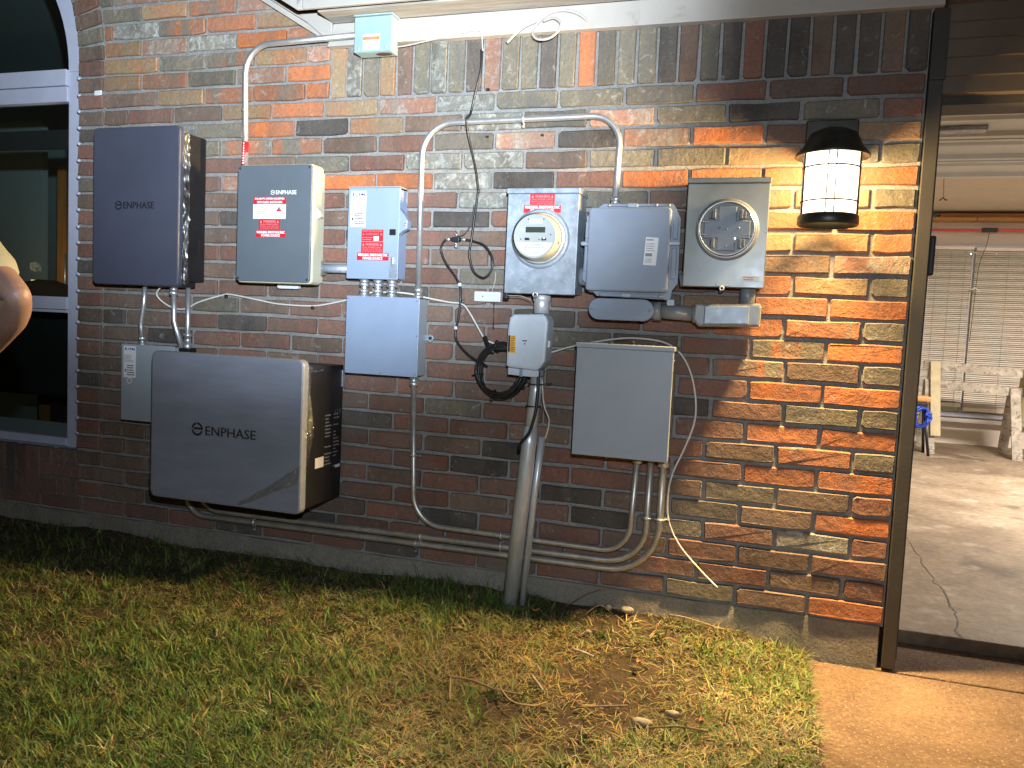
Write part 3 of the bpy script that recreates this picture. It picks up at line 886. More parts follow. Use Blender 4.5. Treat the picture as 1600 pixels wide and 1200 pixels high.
# saw horses, one standing on the other
def sawhorse(label, x0, y, zt, L, foot, tone, legmat):
    t = thing('sawhorse', label, 'sawhorse', (x0 + L / 2, y, foot), 'sawhorses in the garage')
    drop = .05
    MB().add([(x0, y - .02, zt - .085), (x0 + L, y - .02, zt - .085 - drop), (x0 + L, y - .02, zt - drop), (x0, y - .02, zt),
              (x0, y + .02, zt - .085), (x0 + L, y + .02, zt - .085 - drop), (x0 + L, y + .02, zt - drop), (x0, y + .02, zt)],
             [(0, 1, 2, 3), (5, 4, 7, 6), (3, 2, 6, 7), (1, 0, 4, 5), (0, 3, 7, 4), (2, 1, 5, 6)]).build('beam', M['sawwood'], t)
    for fx_, sg in ((.10, -1), (.10, 1), (L - .10, -1), (L - .10, 1)):
        xx = x0 + fx_; dz = drop * fx_ / L
        y0 = y + sg * .022; y1 = y + sg * .26
        w = .045; th = .020 * sg
        vs = [(xx - w, y0, zt - .002 - dz), (xx + w, y0, zt - .002 - dz), (xx + w, y0 + th, zt - .002 - dz), (xx - w, y0 + th, zt - .002 - dz),
              (xx - w + .01, y1, foot), (xx + w + .01, y1, foot), (xx + w + .01, y1 + th, foot), (xx - w + .01, y1 + th, foot)]
        MB().add(vs, [(0, 1, 2, 3), (4, 5, 6, 7), (0, 1, 5, 4), (1, 2, 6, 5), (2, 3, 7, 6), (3, 0, 4, 7)]).build('leg', legmat, t)
sawhorse('lower paint stained sawhorse standing on the garage floor', 1.08, 6.20, .802, .98, .051, 0, M['sawwood'])
sawhorse('upper sawhorse with pale yellow leg stacked on another', 1.124, 6.22, .985, 1.05, .235, 0, M['yellowwood'])
t = thing('hose_stand', 'blue hose coiled on a small dark stand in garage', 'hose', (1.05, 5.8, .05))
for i in range(7):
    rr = random.Random(i)
    MB().tube([(1.05 + rr.uniform(-.02, .02) + (.075 + rr.uniform(-.02, .012)) * math.cos(a), 5.78 - .03 * i * .4 + .02 * math.sin(a * 2), .43 + (.095 + rr.uniform(-.02, .01)) * math.sin(a)) for a in np.linspace(0, 2 * math.pi, 18)], .014, 7).build('coil', M['bluehose'], t)
MB().box(.96, 1.13, 5.72, 5.90, .58, .64, .02).build('cap', M['ocher_wood'], t)
MB().box(.98, 1.11, 5.74, 5.88, .50, .578, .01).build('hub', M['black'], t)
for xx, xe in ((1.0, .95), (1.09, 1.14)):
    for yy, ye in ((5.82, 5.70), (5.86, 5.98)):
        MB().cyl((xx, yy, .51), (xe, ye, .05), .014, 8).build('leg', M['black'], t)

# ------------------------------------------------------------------ arched window on the left
fr = MB()
def arch_pts(r, n=40): return [(WX + r * math.cos(math.pi * k / n), WZ + r * math.sin(math.pi * k / n)) for k in range(n + 1)]
ro, ri = WR - .012 - .092, WR - .012 - .15
FX0, FX1 = WX - WR + .012 + .09, WX + WR - .012 - .09     # outer frame edges (caulked to the brick)
FX1 = -3.692; FX0 = -5.308
def arch_band(mb, r0, r1, y0, y1, cz, n=40, a0=0.0, a1=math.pi):
    A = []
    for k in range(n + 1):
        a = a0 + (a1 - a0) * k / n
        c, s_ = math.cos(a), math.sin(a)
        A += [(WX + r0 * c, y0, cz + r0 * s_), (WX + r1 * c, y0, cz + r1 * s_), (WX + r1 * c, y1, cz + r1 * s_), (WX + r0 * c, y1, cz + r0 * s_)]
    F = []
    for k in range(n):
        for e in range(4): F.append((k * 4 + e, k * 4 + (e + 1) % 4, k * 4 + 4 + (e + 1) % 4, k * 4 + 4 + e))
    mb.add(A, F)
arch_band(fr, .762, .905, .080, .115, WZ)
fr.box(-3.738, -3.598, .080, .115, .44, WZ, .002)
fr.box(-5.402, -5.262, .080, .115, .44, WZ, .002)
win = fr.build('window', M['vinyl'], house)
tag(win, 'tall arched window with white vinyl frame')
for z0, z1, y0 in ((2.128, 2.20, .070), (2.203, 2.279, .062), (1.128, 1.190, .074), (.452, .492, .074), (1.112, 1.126, .078)):
    MB().box(-5.262, -3.7385, y0, .112, z0, z1, .003).build('rail', M['vinyl'], win)
MB().box(-5.4, -3.60, .03, .11, .425, .450, .003).build('sill', M['vinyl'], win)
mb = MB(); arch_band(mb, .0, .765, .098, .100, WZ); mb.build('pane', M['pane'], win)
MB().box(-5.26, -3.739, .098, .101, 1.191, 2.127).build('pane', M['pane'], win)
MB().box(-5.26, -3.739, .098, .101, .493, 1.111).build('pane', M['pane'], win)
MB().box(-5.26, -3.74, .1085, .1095, .493, .56).build('screen_bar', M['inkgrey'], win)
# beads of sealant that stand out where frame meets brick
mb = MB()
for k in range(-3, 22):
    z = ZT - k * C
    if .46 < z < WZ: mb.lathe([(0, -.010), (.007, -.006), (.0105, 0), (.007, .006), (0, .010)], (-3.603, .012, z + random.uniform(-.004, .004)), 'Z', 8)
mb.build('sealant', M['vinyl'], win)
# dim room behind
rw = MB(); rw.box(-8.5, -3.3, 3.2, 3.3, -.1, 3.4)
tag(rw.build('room_wall', M['tealwall'], house))
MB().box(-3.4, -3.3, .12, 3.2, -.1, 3.4).build('room_wall', M['roomtan'], house)
MB().box(-8.5, -8.4, .12, 3.2, -.1, 3.4).build('room_wall', M['tealwall'], house)
MB().box(-8.5, -3.3, .12, 3.3, -.15, -.1).build('room_floor', M['roomwood'], house)
MB().box(-8.5, -3.3, .12, 3.3, 3.4, 3.5).build('room_ceiling', M['tealwall'], house)
MB().box(-5.26, -3.74, .16, .19, 1.93, 2.02).build('window_valance', M['sofa'], house)
MB().box(-7.4, -6.04, 2.0, 2.06, -.1, 2.6).build('room_partition', M['tealwall'], house)
t = thing('wood_cabinet', 'tall orange wood cabinet inside the left window', 'cabinet', (-5.5, 2.2, -.1))
MB().box(-5.88, -5.1, 2.0, 2.4, -.1, 2.25, .01).build('carcass', M['roomwood'], t)
for i in range(2): MB().box(-5.86 + i * .38, -5.50 + i * .38, 1.978, 1.998, .9, 2.2, .006).build('door', M['roomwood'], t)
MB().cyl((-5.76, 1.965, 1.20), (-5.76, 1.965, 1.55), .008, 8).build('handle', M['emt'], t)
t = thing('low_drawer_chest', 'low wooden drawer chest in the dark room', 'chest', (-5.0, 1.5, -.1))
MB().box(-5.30, -4.5, 1.30, 1.7, -.1, .52, .01).build('carcass', M['sofa'], t)
for i in range(2): MB().box(-5.26, -4.54, 1.278, 1.299, .14 + i * .16, .29 + i * .16, .006).build('drawer', M['roomwood'], t)
t = thing('dark_armchair', 'black armchair with rounded back inside the window', 'armchair', (-4.5, .7, -.1))
mb = MB(); mb.plate([(-5.0, .62), (-3.9, .62), (-3.9, 1.10), (-4.15, 1.19), (-4.30, 1.245), (-4.48, 1.292), (-4.62, 1.27), (-4.8, 1.19), (-5.0, 1.0)], .55, .70, .03); mb.build('back', M['sofa'], t)
MB().box(-5.0, -3.9, .705, 1.2, .62, .74, .04).build('seat', M['sofa'], t)
for xx in (-4.95, -3.95):
    for yy in (.62, 1.15): MB().box(xx - .03, xx + .03, yy - .03, yy + .03, -.1, .619).build('leg', M['sofa'], t)
t = thing('room_lamp', 'small lit lamp glowing inside the left window', 'lamp', (-5.6, 1.5, 0))
MB().lathe([(.0, -.1), (.12, -.1), (.12, -.07), (.012, -.05), (.012, 1.30)], (-5.6, 1.6, 0), 'Z', 14).build('stand', M['galv'], t)
MB().lathe([(.05, 1.295), (.065, 1.325)], (-5.6, 1.6, 0), 'Z', 18).build('shade', M['roomlamp'], t)
rl = bpy.data.lights.new('room_light', 'POINT'); rl.energy = 2.6; rl.color = (1.0, .72, .42); rl.shadow_soft_size = .04
rlo = bpy.data.objects.new('room_light', rl); rlo.location = (-5.6, 1.55, 1.42); col.objects.link(rlo)

# ================================================================== WALL LANTERN
LX, LY = -0.288, -0.135
t = thing('wall_lantern', 'lit dark bronze wall lantern with frosted glass beside the garage', 'lantern', (LX, 0, 1.53))
MB().plate(rrect(LX - .085, LX + .085, 1.80, 1.905, .006), -.022, .001, .004).build('back_plate', M['bronze'], t)
MB().box(LX - .075, LX + .075, LY + .02, -.020, 1.785, 1.83, .006).build('bracket', M['bronze'], t)
cap = MB(); cap.lathe([(.0, 1.845), (.045, 1.843), (.075, 1.828), (.090, 1.795), (.097, 1.782), (.116, 1.762), (.117, 1.753), (.113, 1.753), (.095, 1.772), (.0, 1.775)], (LX, LY, 0), 'Z', 40)
cap.build('cap', M['bronze'], t)
sh = MB(); sh.lathe([(.0885, 1.556), (.0885, 1.770)], (LX, LY, 0), 'Z', 48)
shd = sh.build('glass_shade', M['shade'], t)
for z in (1.604, 1.715):
    mb = MB(); mb.lathe([(.0895, z - .0022), (.0925, z - .0022), (.0925, z + .0022), (.0895, z + .0022)], (LX, LY, 0), 'Z', 48); mb.build('band', M['bronze'], t)
for adeg in (-84, -100, -20, -160, 20, 90, 160):
    a = R(adeg)
    w_ = .0018 if adeg in (-84, -100) else .0036
    p = (LX + .091 * math.cos(a), LY + .091 * math.sin(a))
    MB().cyl((p[0], p[1], 1.556), (p[0], p[1], 1.768), w_, 8).build('bar', M['bronze'], t)
mb = MB(); mb.lathe([(.0925, 1.563), (.097, 1.558), (.097, 1.532), (.094, 1.528), (.0895, 1.529), (.0895, 1.562)], (LX, LY, 0), 'Z', 48); mb.build('bottom_ring', M['bronze'], t)
mb = MB(); mb.lathe([(0, 1.762), (.012, 1.760), (.020, 1.745), (.024, 1.725), (.018, 1.705), (0, 1.698)], (LX, LY, 0), 'Z', 16); mb.build('bulb', M['bulb'], t)
pl = bpy.data.lights.new('lantern_light', 'POINT')
pl.energy = 1.0
pl.color = (1.0, 0.675, 0.285)
pl.shadow_soft_size = 0.050
pl.use_nodes = True
pn = pl.node_tree
em = pn.nodes['Emission']
fo = pn.nodes.new('ShaderNodeLightFalloff'); fo.inputs['Strength'].default_value = 1.0
fo.inputs['Strength'].default_value = 1230.0
fo.inputs['Smooth'].default_value = 2.2
pn.links.new(fo.outputs['Quadratic'], em.inputs['Strength'])
po = bpy.data.objects.new('lantern_light', pl)
po.location = (LX, LY, 1.708)
col.objects.link(po)

#@@OBJECTS@@
# ================================================================== ELECTRICAL EQUIPMENT
def screws(parent, pts, y, r=.004, mat='emt'):
    for x, z in pts:
        mb = MB(); mb.lathe([(0, -.0025), (r * .7, -.0022), (r, 0.0), (r, .002)], (x, y, z), 'Y', 10); mb.build('screw', M[mat], parent)

def warn_label(parent, x0, x1, z0, z1, y):
    """red label: WARNING / DUAL POWER SUPPLY / two small lines"""
    lb = sticker(parent, x0, x1, z0, z1, y, M['labred'])
    w, h = x1 - x0, z1 - z0
    mb = MB(); yy = y - .0011
    put_text(mb, 'WARNING', x0 + .20 * w, x1 - .20 * w, z1 - .34 * h, z1 - .10 * h, yy, .0002)
    for cx in (x0 + .10 * w, x1 - .10 * w):
        mb.add([(cx - .05 * w, yy, z1 - .34 * h), (cx + .05 * w, yy, z1 - .34 * h), (cx, yy, z1 - .10 * h)], [(0, 1, 2)])
    put_text(mb, 'DUAL POWER SUPPLY', x0 + .07 * w, x1 - .07 * w, z1 - .58 * h, z1 - .42 * h, yy)
    mb.build('lettering', M['inkpink'], lb)
    mb = MB()
    put_text(mb, 'SOURCES: UTILITY GRID AND', x0 + .06 * w, x1 - .06 * w, z1 - .75 * h, z1 - .65 * h, yy)
    put_text(mb, 'PV SOLAR ELECTRIC SYSTEM', x0 + .06 * w, x1 - .06 * w, z1 - .91 * h, z1 - .81 * h, yy)
    mb.build('lettering', M['inkpink'], lb)

def pv_label(parent, x0, x1, z0, z1, y):
    lb = sticker(parent, x0, x1, z0, z1, y, M['labred'])
    w, h = x1 - x0, z1 - z0
    mb = MB()
    put_text(mb, 'WARNING: PHOTOVOLTAIC', x0 + .03 * w, x1 - .03 * w, z1 - .46 * h, z1 - .10 * h, y - .0011, .0006)
    put_text(mb, 'POWER SOURCE', x0 + .19 * w, x1 - .19 * w, z1 - .92 * h, z1 - .56 * h, y - .0011, .0006)
    mb.build('lettering', M['inkwhite'], lb)

def eaton_label(parent, x0, x1, z0, z1, y):
    lb = sticker(parent, x0, x1, z0, z1, y, M['labwhite'])
    w, h = x1 - x0, z1 - z0
    mb = MB()
    zt, zb = z1 - .06 * h, z1 - .135 * h
    put_text(mb, 'E', x0 + .12 * w, x0 + .28 * w, zb, zt, y - .0011, .0012)
    put_text(mb, 'EAT', x0 + .33 * w, x0 + .60 * w, zb, zt, y - .0011, .0004) if False else None
    V = [(x0 + .33 * w, zb), (x0 + .40 * w, zb), (x0 + .44 * w, zt), (x0 + .40 * w, zt)]
    mb.add([(p[0], y - .0011, p[1]) for p in V], [(0, 1, 2, 3)])
    V = [(x0 + .45 * w, zt), (x0 + .64 * w, zt), (x0 + .64 * w, zt - .018 * h), (x0 + .45 * w, zt - .018 * h)]
    mb.add([(p[0], y - .0011, p[1]) for p in V], [(0, 3, 2, 1)])
    V = [(x0 + .52 * w, zb), (x0 + .58 * w, zb), (x0 + .58 * w, zt), (x0 + .52 * w, zt)]
    mb.add([(p[0], y - .0012, p[1]) for p in V], [(0, 1, 2, 3)])
    mb.add([(p[0], y - .0011, p[1]) for p in disc(x0 + .68 * w, (zt + zb) / 2, .025 * w * 2, 12)], [list(range(12))])
    put_text(mb, 'N', x0 + .74 * w, x0 + .90 * w, zb, zt, y - .0011, .0012)
    mb.build('lettering', M['inkblue'], lb)
    mb = MB()
    print_lines(mb, x0 + .06 * w, x1 - .10 * w, z1 - .52 * h, z1 - .27 * h, 6, y - .0011, .4, 3)
    mb.build('print', M['inkgrey'], lb)
    mb = MB()
    print_lines(mb, x0 + .28 * w, x1 - .06 * w, z0 + .05 * h, z1 - .58 * h, 5, y - .0011, .42, 5)
    for cz in (z0 + .24 * h, z0 + .20 * h):
        mb.add([(p[0], y - .0011, p[1]) for p in disc(x0 + .16 * w, cz, .055 * w, 10)], [list(range(10))])
    mb.build('print', M['inkblack'], lb)
    return lb

def film_strip(parent, pts0, pts1, amp, seed, name='plastic_film'):
    """crumpled clear film spanned between two 3-d polylines"""
    rr = random.Random(seed)
    A = catmull(pts0, 7); B = catmull(pts1, 7)
    n = len(A); m = 7
    vs = []
    for i in range(n):
        for k in range(m):
            p = A[i].lerp(B[i], k / (m - 1))
            a_ = amp * (0.3 + rr.random())
            vs.append(p + Vector((rr.uniform(-a_, a_), rr.uniform(-a_, a_), rr.uniform(-a_, a_))))
    fs = [(i * m + k, i * m + k + 1, (i + 1) * m + k + 1, (i + 1) * m + k) for i in range(n - 1) for k in range(m - 1)]
    mb = MB(); mb.add(vs, fs, False)
    return mb.build(name, M['film'], parent)

# ---- upper left inverter cabinet
t = thing('inverter_cabinet', 'graphite battery controller cabinet hanging high beside the arched window', 'cabinet', (-3.1, 0, 1.25))
MB().plate(rrect(-3.335, -2.874, 1.251, 1.931, .022), -.171, -.145, .006).build('front_panel', M['invface'], t)
MB().box(-3.315, -2.873, -.1445, -.002, 1.277, 1.908, .004).build('housing', M['black'], t)
for z0, z1, y0, y1 in ((1.83, 1.885, -.128, -.095), (1.40, 1.465, -.045, -.010), (1.70, 1.80, -.125, -.09)):
    MB().box(-2.8735, -2.870, y0, y1, z0, z1, .001).build('vent_cover', M['blackrub'], t)
mb = MB(); enphase_ring(mb, -3.1935, 1.595, .020, -.1716, .0065); put_text(mb, 'ENPHASE', -3.166, -3.004, 1.581, 1.610, -.1716, .0012)
mb.build('lettering', M['inkblack'], t)
film_strip(t, [(-2.874, -.150, z) for z in np.linspace(1.915, 1.255, 9)], [(-2.865, -.118, z) for z in np.linspace(1.90, 1.262, 9)], .0035, 4)
MB().box(-3.10, -2.88, -.14, -.05, 1.2505, 1.2765, .004).build('bottom_cover', M['black'], t)

# ---- large battery
t = thing('battery_cabinet', 'large square grey home battery with torn plastic film', 'battery', (-2.5, 0, .373))
MB().plate(rrect(-2.861, -2.143, .374, .981, .026), -.335, -.300, .008).build('front_panel', M['batface'], t)
MB().box(-2.842, -2.152, -.2995, -.012, .388, .952, .004).build('housing', M['black'], t)
MB().box(-2.80, -2.20, -.0115, .0, .45, .93).build('wall_bracket', M['black'], t)
MB().box(-2.1515, -2.146, -.03, -.012, .860, .93, .001).build('hinge_plate', M['galv'], t)
mb = MB(); enphase_ring(mb, -2.6285, .674, .0275, -.3356, .0085); put_text(mb, 'ENPHASE', -2.588, -2.352, .652, .689, -.3356, .0010)
mb.build('lettering', M['inkblack'], t)
lb = MB().box(-2.1518, -2.1505, -.221, -.157, .539, .581).build('label', M['labwhite'], t)
mb = MB()
rr = random.Random(3)
for i in range(16):
    z = .745 - i * .0145
    for y0, y1 in ((-.150, -.095), (-.085, -.035)):
        if rr.random() < .85:
            ye = y0 + (y1 - y0) * rr.uniform(.4, 1)
            mb.add([(-2.1516, y0, z), (-2.1516, ye, z), (-2.1516, ye, z + .005), (-2.1516, y0, z + .005)], [(0, 1, 2, 3)])
text_on_x(mb, '1 2 0', -.075, -.030, .748, .768, -2.1516)
mb.build('print', M['inkgrey'], t)
MB().box(-2.1518, -2.1505, -.062, -.025, .520, .532).build('label', M['labwhite'], t)
film_strip(t, [(-2.150, -.325, z) for z in np.linspace(.955, .55, 8)], [(-2.138 + .01 * math.sin(z * 20), -.275, z) for z in np.linspace(.965, .56, 8)], .004, 9)
film_strip(t, [(-2.145, -.337, .57), (-2.25, -.338, .50), (-2.36, -.338, .43), (-2.43, -.338, .395)], [(-2.150, -.345, .50), (-2.24, -.349, .462), (-2.33, -.347, .42), (-2.425, -.340, .384)], .003, 5)
film_strip(t, [(-2.868, -.325, .50), (-2.872, -.325, .45), (-2.85, -.337, .40), (-2.79, -.337, .375)], [(-2.885, -.29, .47), (-2.895, -.29, .43), (-2.875, -.30, .385), (-2.81, -.30, .368)], .006, 6)
film_strip(t, [(-2.16, -.30, .955), (-2.17, -.25, .955), (-2.18, -.18, .955)], [(-2.146, -.30, .94), (-2.146, -.25, .93), (-2.147, -.18, .935)], .003, 8)

# ---- small disconnect behind the battery
t = thing('disconnect_box', 'small grey switch box half hidden behind the large battery', 'switch box', (-3.08, 0, .644))
MB().plate(rrect(-3.228, -2.94, .644, .989, .004), -.110, -.102, .002).build('cover', M['lowgrey'], t)
MB().box(-3.222, -2.945, -.1015, .0, .650, .984, .003).build('enclosure', M['lowgrey'], t)
eaton_label(t, -3.214, -3.147, .838, .980, -.1101)
mb = MB(); mb.lathe([(.010, -.1111), (.014, -.1111)], (-3.181, 0, .824), 'Y', 18); mb.build('stamp', M['labwhite'], t)

# ---- combiner with slate cover
t = thing('combiner_box', 'slate front cream combiner box with stacked red warning labels', 'combiner', (-2.41, 0, 1.28))
MB().plate(rrect(-2.590, -2.238, 1.284, 1.759, .016), -.160, -.152, .004).build('cover', M['combface'], t)
MB().plate(rrect(-2.592, -2.232, 1.279, 1.763, .018), -.1515, -.085, .006).build('door', M['creamplastic'], t)
MB().box(-2.588, -2.272, -.0845, -.0, 1.292, 1.752, .005).build('enclosure', M['creamplastic'], t)
for z in (1.69, 1.36): MB().box(-2.2725, -2.250, -.09, -.055, z - .032, z + .032, .004).build('hinge', M['creamplastic'], t)
hs = MB().plate([(-2.232, 1.545), (-2.212, 1.555), (-2.212, 1.572), (-2.232, 1.59)], -.125, -.110).build('hasp', M['creamplastic'], t)
for x in (-2.578, -2.250): screws(t, [(x, 1.747), (x, 1.297)], -.160, .005, 'black')
mb = MB(); put_text(mb, 'ENPHASE', -2.404, -2.308, 1.640, 1.656, -.1607, .0005); enphase_ring(mb, -2.4195, 1.648, .0095, -.1607, .0024)
mb.build('lettering', M['inkwhite'], t)
lb = sticker(t, -2.511, -2.356, 1.541, 1.629, -.1601, M['labwhite'])
hd = MB().box(-2.5115, -2.3555, -.1613, -.1606, 1.600, 1.6295).build('heading', M['labred'], lb)
mb = MB(); put_text(mb, 'SOLAR PV SYSTEM EQUIPPED', -2.503, -2.363, 1.617, 1.6265, -.1616, .0004); put_text(mb, 'WITH RAPID SHUTDOWN', -2.492, -2.374, 1.6035, 1.613, -.1616, .0004)
print_lines(mb, 0, 0.0001, 0, .0001, 1, 0) if False else None
mb.build('lettering', M['inkwhite'], t)
mb = MB(); print_lines(mb, -2.506, -2.428, 1.545, 1.596, 7, -.1612, .40, 8, 'c'); mb.box(-2.4245, -2.4238, -.1613, -.1610, 1.543, 1.598); mb.build('print', M['inkgrey'], lb)
mb = MB()
mb.add([(x, -.1612, z) for x, z in ((-2.402, 1.571), (-2.374, 1.571), (-2.379, 1.580), (-2.397, 1.580))], [(0, 1, 2, 3)])
mb.add([(x, -.1612, z) for x, z in ((-2.415, 1.558), (-2.414, 1.558), (-2.400, 1.572), (-2.401, 1.572))], [(0, 1, 2, 3)])
mb.add([(x, -.1612, z) for x, z in ((-2.363, 1.558), (-2.362, 1.558), (-2.375, 1.572), (-2.376, 1.572))], [(0, 1, 2, 3)])
mb.build('pictogram', M['labred'], lb)
mb = MB(); mb.add([(p[0], -.1612, p[1]) for p in disc(-2.388, 1.584, .0045, 10)], [list(range(10))]); mb.build('pictogram', M['inkblack'], lb)
warn_label(t, -2.482, -2.382, 1.497, 1.5395, -.1601)
pv_label(t, -2.496, -2.354, 1.466, 1.494, -.1604)
cp_ = MB(); cp_.plate(rrect(-2.464, -2.360, 1.262, 1.291, .010), -.050, -.030, .003); cpo = cp_.build('cable_entry', M['whiteplastic'], t)
for x in (-2.44, -2.41, -2.385): MB().cyl((x, -.051, 1.284), (x, -.049, 1.284), .007, 12).build('plug', M['black'], cpo)

# ---- safety switch with red labels
t = thing('safety_switch', 'pale blue grey switch box with side lever and red labels', 'switch box', (-2.0, 0, 1.31))
MB().plate(rrect(-2.107, -1.878, 1.311, 1.675, .004), -.095, -.086, .002).build('door', M['greypaint'], t)
MB().box(-2.100, -1.888, -.0855, .0, 1.316, 1.672, .003).build('enclosure', M['greypaint'], t)
MB().box(-2.108, -1.877, -.098, -.03, 1.6755, 1.679).build('drip_edge', M['lowgrey'], t)
mb = MB(); mb.plate([(-1.884, 1.488), (-1.872, 1.500), (-1.845, 1.514), (-1.843, 1.545), (-1.862, 1.572), (-1.884, 1.596)], -.092, -.060, .004); hd = mb.build('lever', M['greypaint'], t)
screws(hd, [(-1.853, 1.530)], -.0925, .006)
MB().box(-1.918, -1.890, -.0985, -.0951, 1.487, 1.511, .001).build('latch_window', M['black'], t)
MB().box(-1.915, -1.880, -.0958, -.0951, 1.316, 1.372).build('plate', M['galv'], t)
MB().box(-1.906, -1.894, -.104, -.0951, 1.372, 1.400, .002).build('hasp', M['emt'], t)
eaton_label(t, -2.096, -2.027, 1.519, 1.662, -.0951)
lb = sticker(t, -2.043, -1.946, 1.462, 1.509, -.0951, M['labred'])
mb = MB(); put_text(mb, 'PHOTOVOLTAIC SYSTEM', -2.038, -1.951, 1.499, 1.5055, -.0962); put_text(mb, 'AC DISCONNECT', -2.024, -1.965, 1.487, 1.494, -.0962)
for cx in (-2.034, -1.955): mb.add([(cx - .004, -.0962, 1.487), (cx + .004, -.0962, 1.487), (cx, -.0962, 1.4945)], [(0, 1, 2)])
print_lines(mb, -2.039, -1.992, 1.465, 1.481, 2, -.0962, .35, 2)
mb.build('lettering', M['inkpink'], lb)
MB().box(-1.988, -1.965, -.0964, -.0960, 1.465, 1.482).build('blank', M['labwhite'], lb)
warn_label(t, -2.043, -1.945, 1.414, 1.460, -.0952)
pv_label(t, -2.060, -1.919, 1.386, 1.416, -.0961)
mb = MB(); mb.lathe([(.006, -.0953), (.009, -.0953)], (-2.058, 0, 1.497), 'Y', 14); mb.build('stamp', M['lowgrey'], t)

# ---- plain junction box below it
t = thing('junction_box', 'plain blue grey junction box below the red labelled switch', 'junction box', (-1.94, 0, .925))
MB().plate(rrect(-2.105, -1.779, .925, 1.242, .003), -.090, -.086, .0015).build('cover', M['greypaint'], t)
MB().box(-2.101, -1.783, -.0855, .0, .929, 1.238, .003).build('enclosure', M['lowgrey'], t)
screws(t, [(-2.097, 1.232), (-1.945, 1.234), (-1.79, 1.230), (-2.097, .934), (-1.942, .934), (-1.788, .936), (-2.098, 1.09), (-1.787, 1.09)], -.090, .0035, 'inkgrey')
tb = MB(); tb.plate(disc(-1.763, 1.083, .016, 18), -.012, -.004, .002); tb.box(-1.785, -1.765, -.010, -.005, 1.072, 1.094)
tbo = tb.build('mounting_tab', M['galv'], t)
screws(tbo, [(-1.761, 1.083)], -.013, .007, 'black')

# ---- meter with round face
t = thing('electric_meter', 'galvanised meter box with round digital meter and red labels', 'meter', (-1.27, 0, 1.27))
MB().box(-1.405, -1.142, -.118, .0, 1.276, 1.645, .003).build('enclosure', M['galv'], t)
MB().plate(rrect(-1.412, -1.138, 1.271, 1.640, .004), -.140, -.1185, .003).build('cover', M['galv'], t)
MB().box(-1.416, -1.136, -.146, -.002, 1.6405, 1.660, .003).build('top_cap', M['galv'], t)
MX, MZ = -1.279, 1.475
mb = MB(); mb.lathe([(.112, -.140), (.106, -.146), (.098, -.148), (.094, -.141)], (MX, 0, MZ), 'Y', 48); mb.build('raised_collar', M['galv'], t)
mb = MB(); mb.lathe([(.096, -.139), (.096, -.158), (.088, -.162), (.086, -.150)], (MX, 0, MZ), 'Y', 48); mb.build('sealing_ring', M['emt'], t)
mb = MB(); mb.lathe([(.086, -.145), (.083, -.205), (.078, -.215)], (MX, 0, MZ), 'Y', 48); hb = mb.build('meter_housing', M['meterside'], t)
mb = MB(); mb.plate(disc(MX, MZ, .0785, 48), -.2165, -.212); fc = mb.build('meter_face', M['meterface'], t)
mb = MB(); mb.lathe([(.086, -.148), (.084, -.222), (.078, -.232), (.0, -.234)], (MX, 0, MZ), 'Y', 48); mb.build('glass_cover', M['dome'], t)
MB().box(-1.313, -1.240, -.2195, -.2167, 1.488, 1.508).build('display', M['lcd'], fc)
sticker(fc, -1.300, -1.252, 1.521, 1.536, -.2166, M['labwhite'])
pl_ = []
for p in disc(MX, MZ, .072, 40):
    if p[1] < 1.455: pl_.append(p)
mb = MB(); mb.add([(p[0], -.2172, p[1]) for p in pl_] , [list(range(len(pl_)))]); lb = mb.build('label', M['labwhite'], fc)
mb = MB(); print_lines(mb, -1.318, -1.240, 1.430, 1.450, 3, -.2176, .4, 4, 'c'); print_lines(mb, -1.305, -1.253, 1.410, 1.425, 3, -.2176, .35, 6, 'c'); mb.build('print', M['inkgrey'], lb)
for x, w_ in ((-1.306, .009), (-1.243, .009)): MB().plate(rrect(x - w_, x + w_, 1.460, 1.469, .003), -.222, -.2167, .001).build('button', M['black'], fc)
for x, z in ((-1.331, 1.464), (-1.262, 1.464), (-1.219, 1.481), (-1.247, 1.536), (-1.305, 1.536)): MB().plate(disc(x, z, .0025, 10), -.2172, -.2166).build('pinhole', M['black'], fc)
MB().plate(rrect(-1.332, -1.320, 1.493, 1.504, .002), -.2175, -.2166).build('optical_port', M['inkwhite'], fc)
MB().box(-1.1985, -1.196, -.195, -.175, 1.452, 1.470).build('slot', M['lcd'], hb)
warn_label(t, -1.325, -1.231, 1.599, 1.6385, -.1401)
pv_label(t, -1.348, -1.206, 1.570, 1.598, -.1404)
mb = MB(); mb.lathe([(.006, -.143), (.011, -.143), (.011, -.148), (.006, -.148), (.006, -.143)], (-1.287, 0, 1.268), 'Y', 14); mb.build('seal_loop', M['emt'], t)
mb = MB(); mb.tube([(-1.41, -.13, 1.268), (-1.40, -.13, 1.262), (-1.35, -.12, 1.262), (-1.31, -.11, 1.248)], .0015, 5, True); mb.build('seal_wire', M['greycab'], t)
MB().box(-1.413, -1.398, -.14, -.11, 1.250, 1.2705, .002).build('clip', M['black'], t)
MB().cyl((-1.138, -.06, 1.345), (-1.100, -.06, 1.345), .035, 18).build('hub', M['galv'], t)

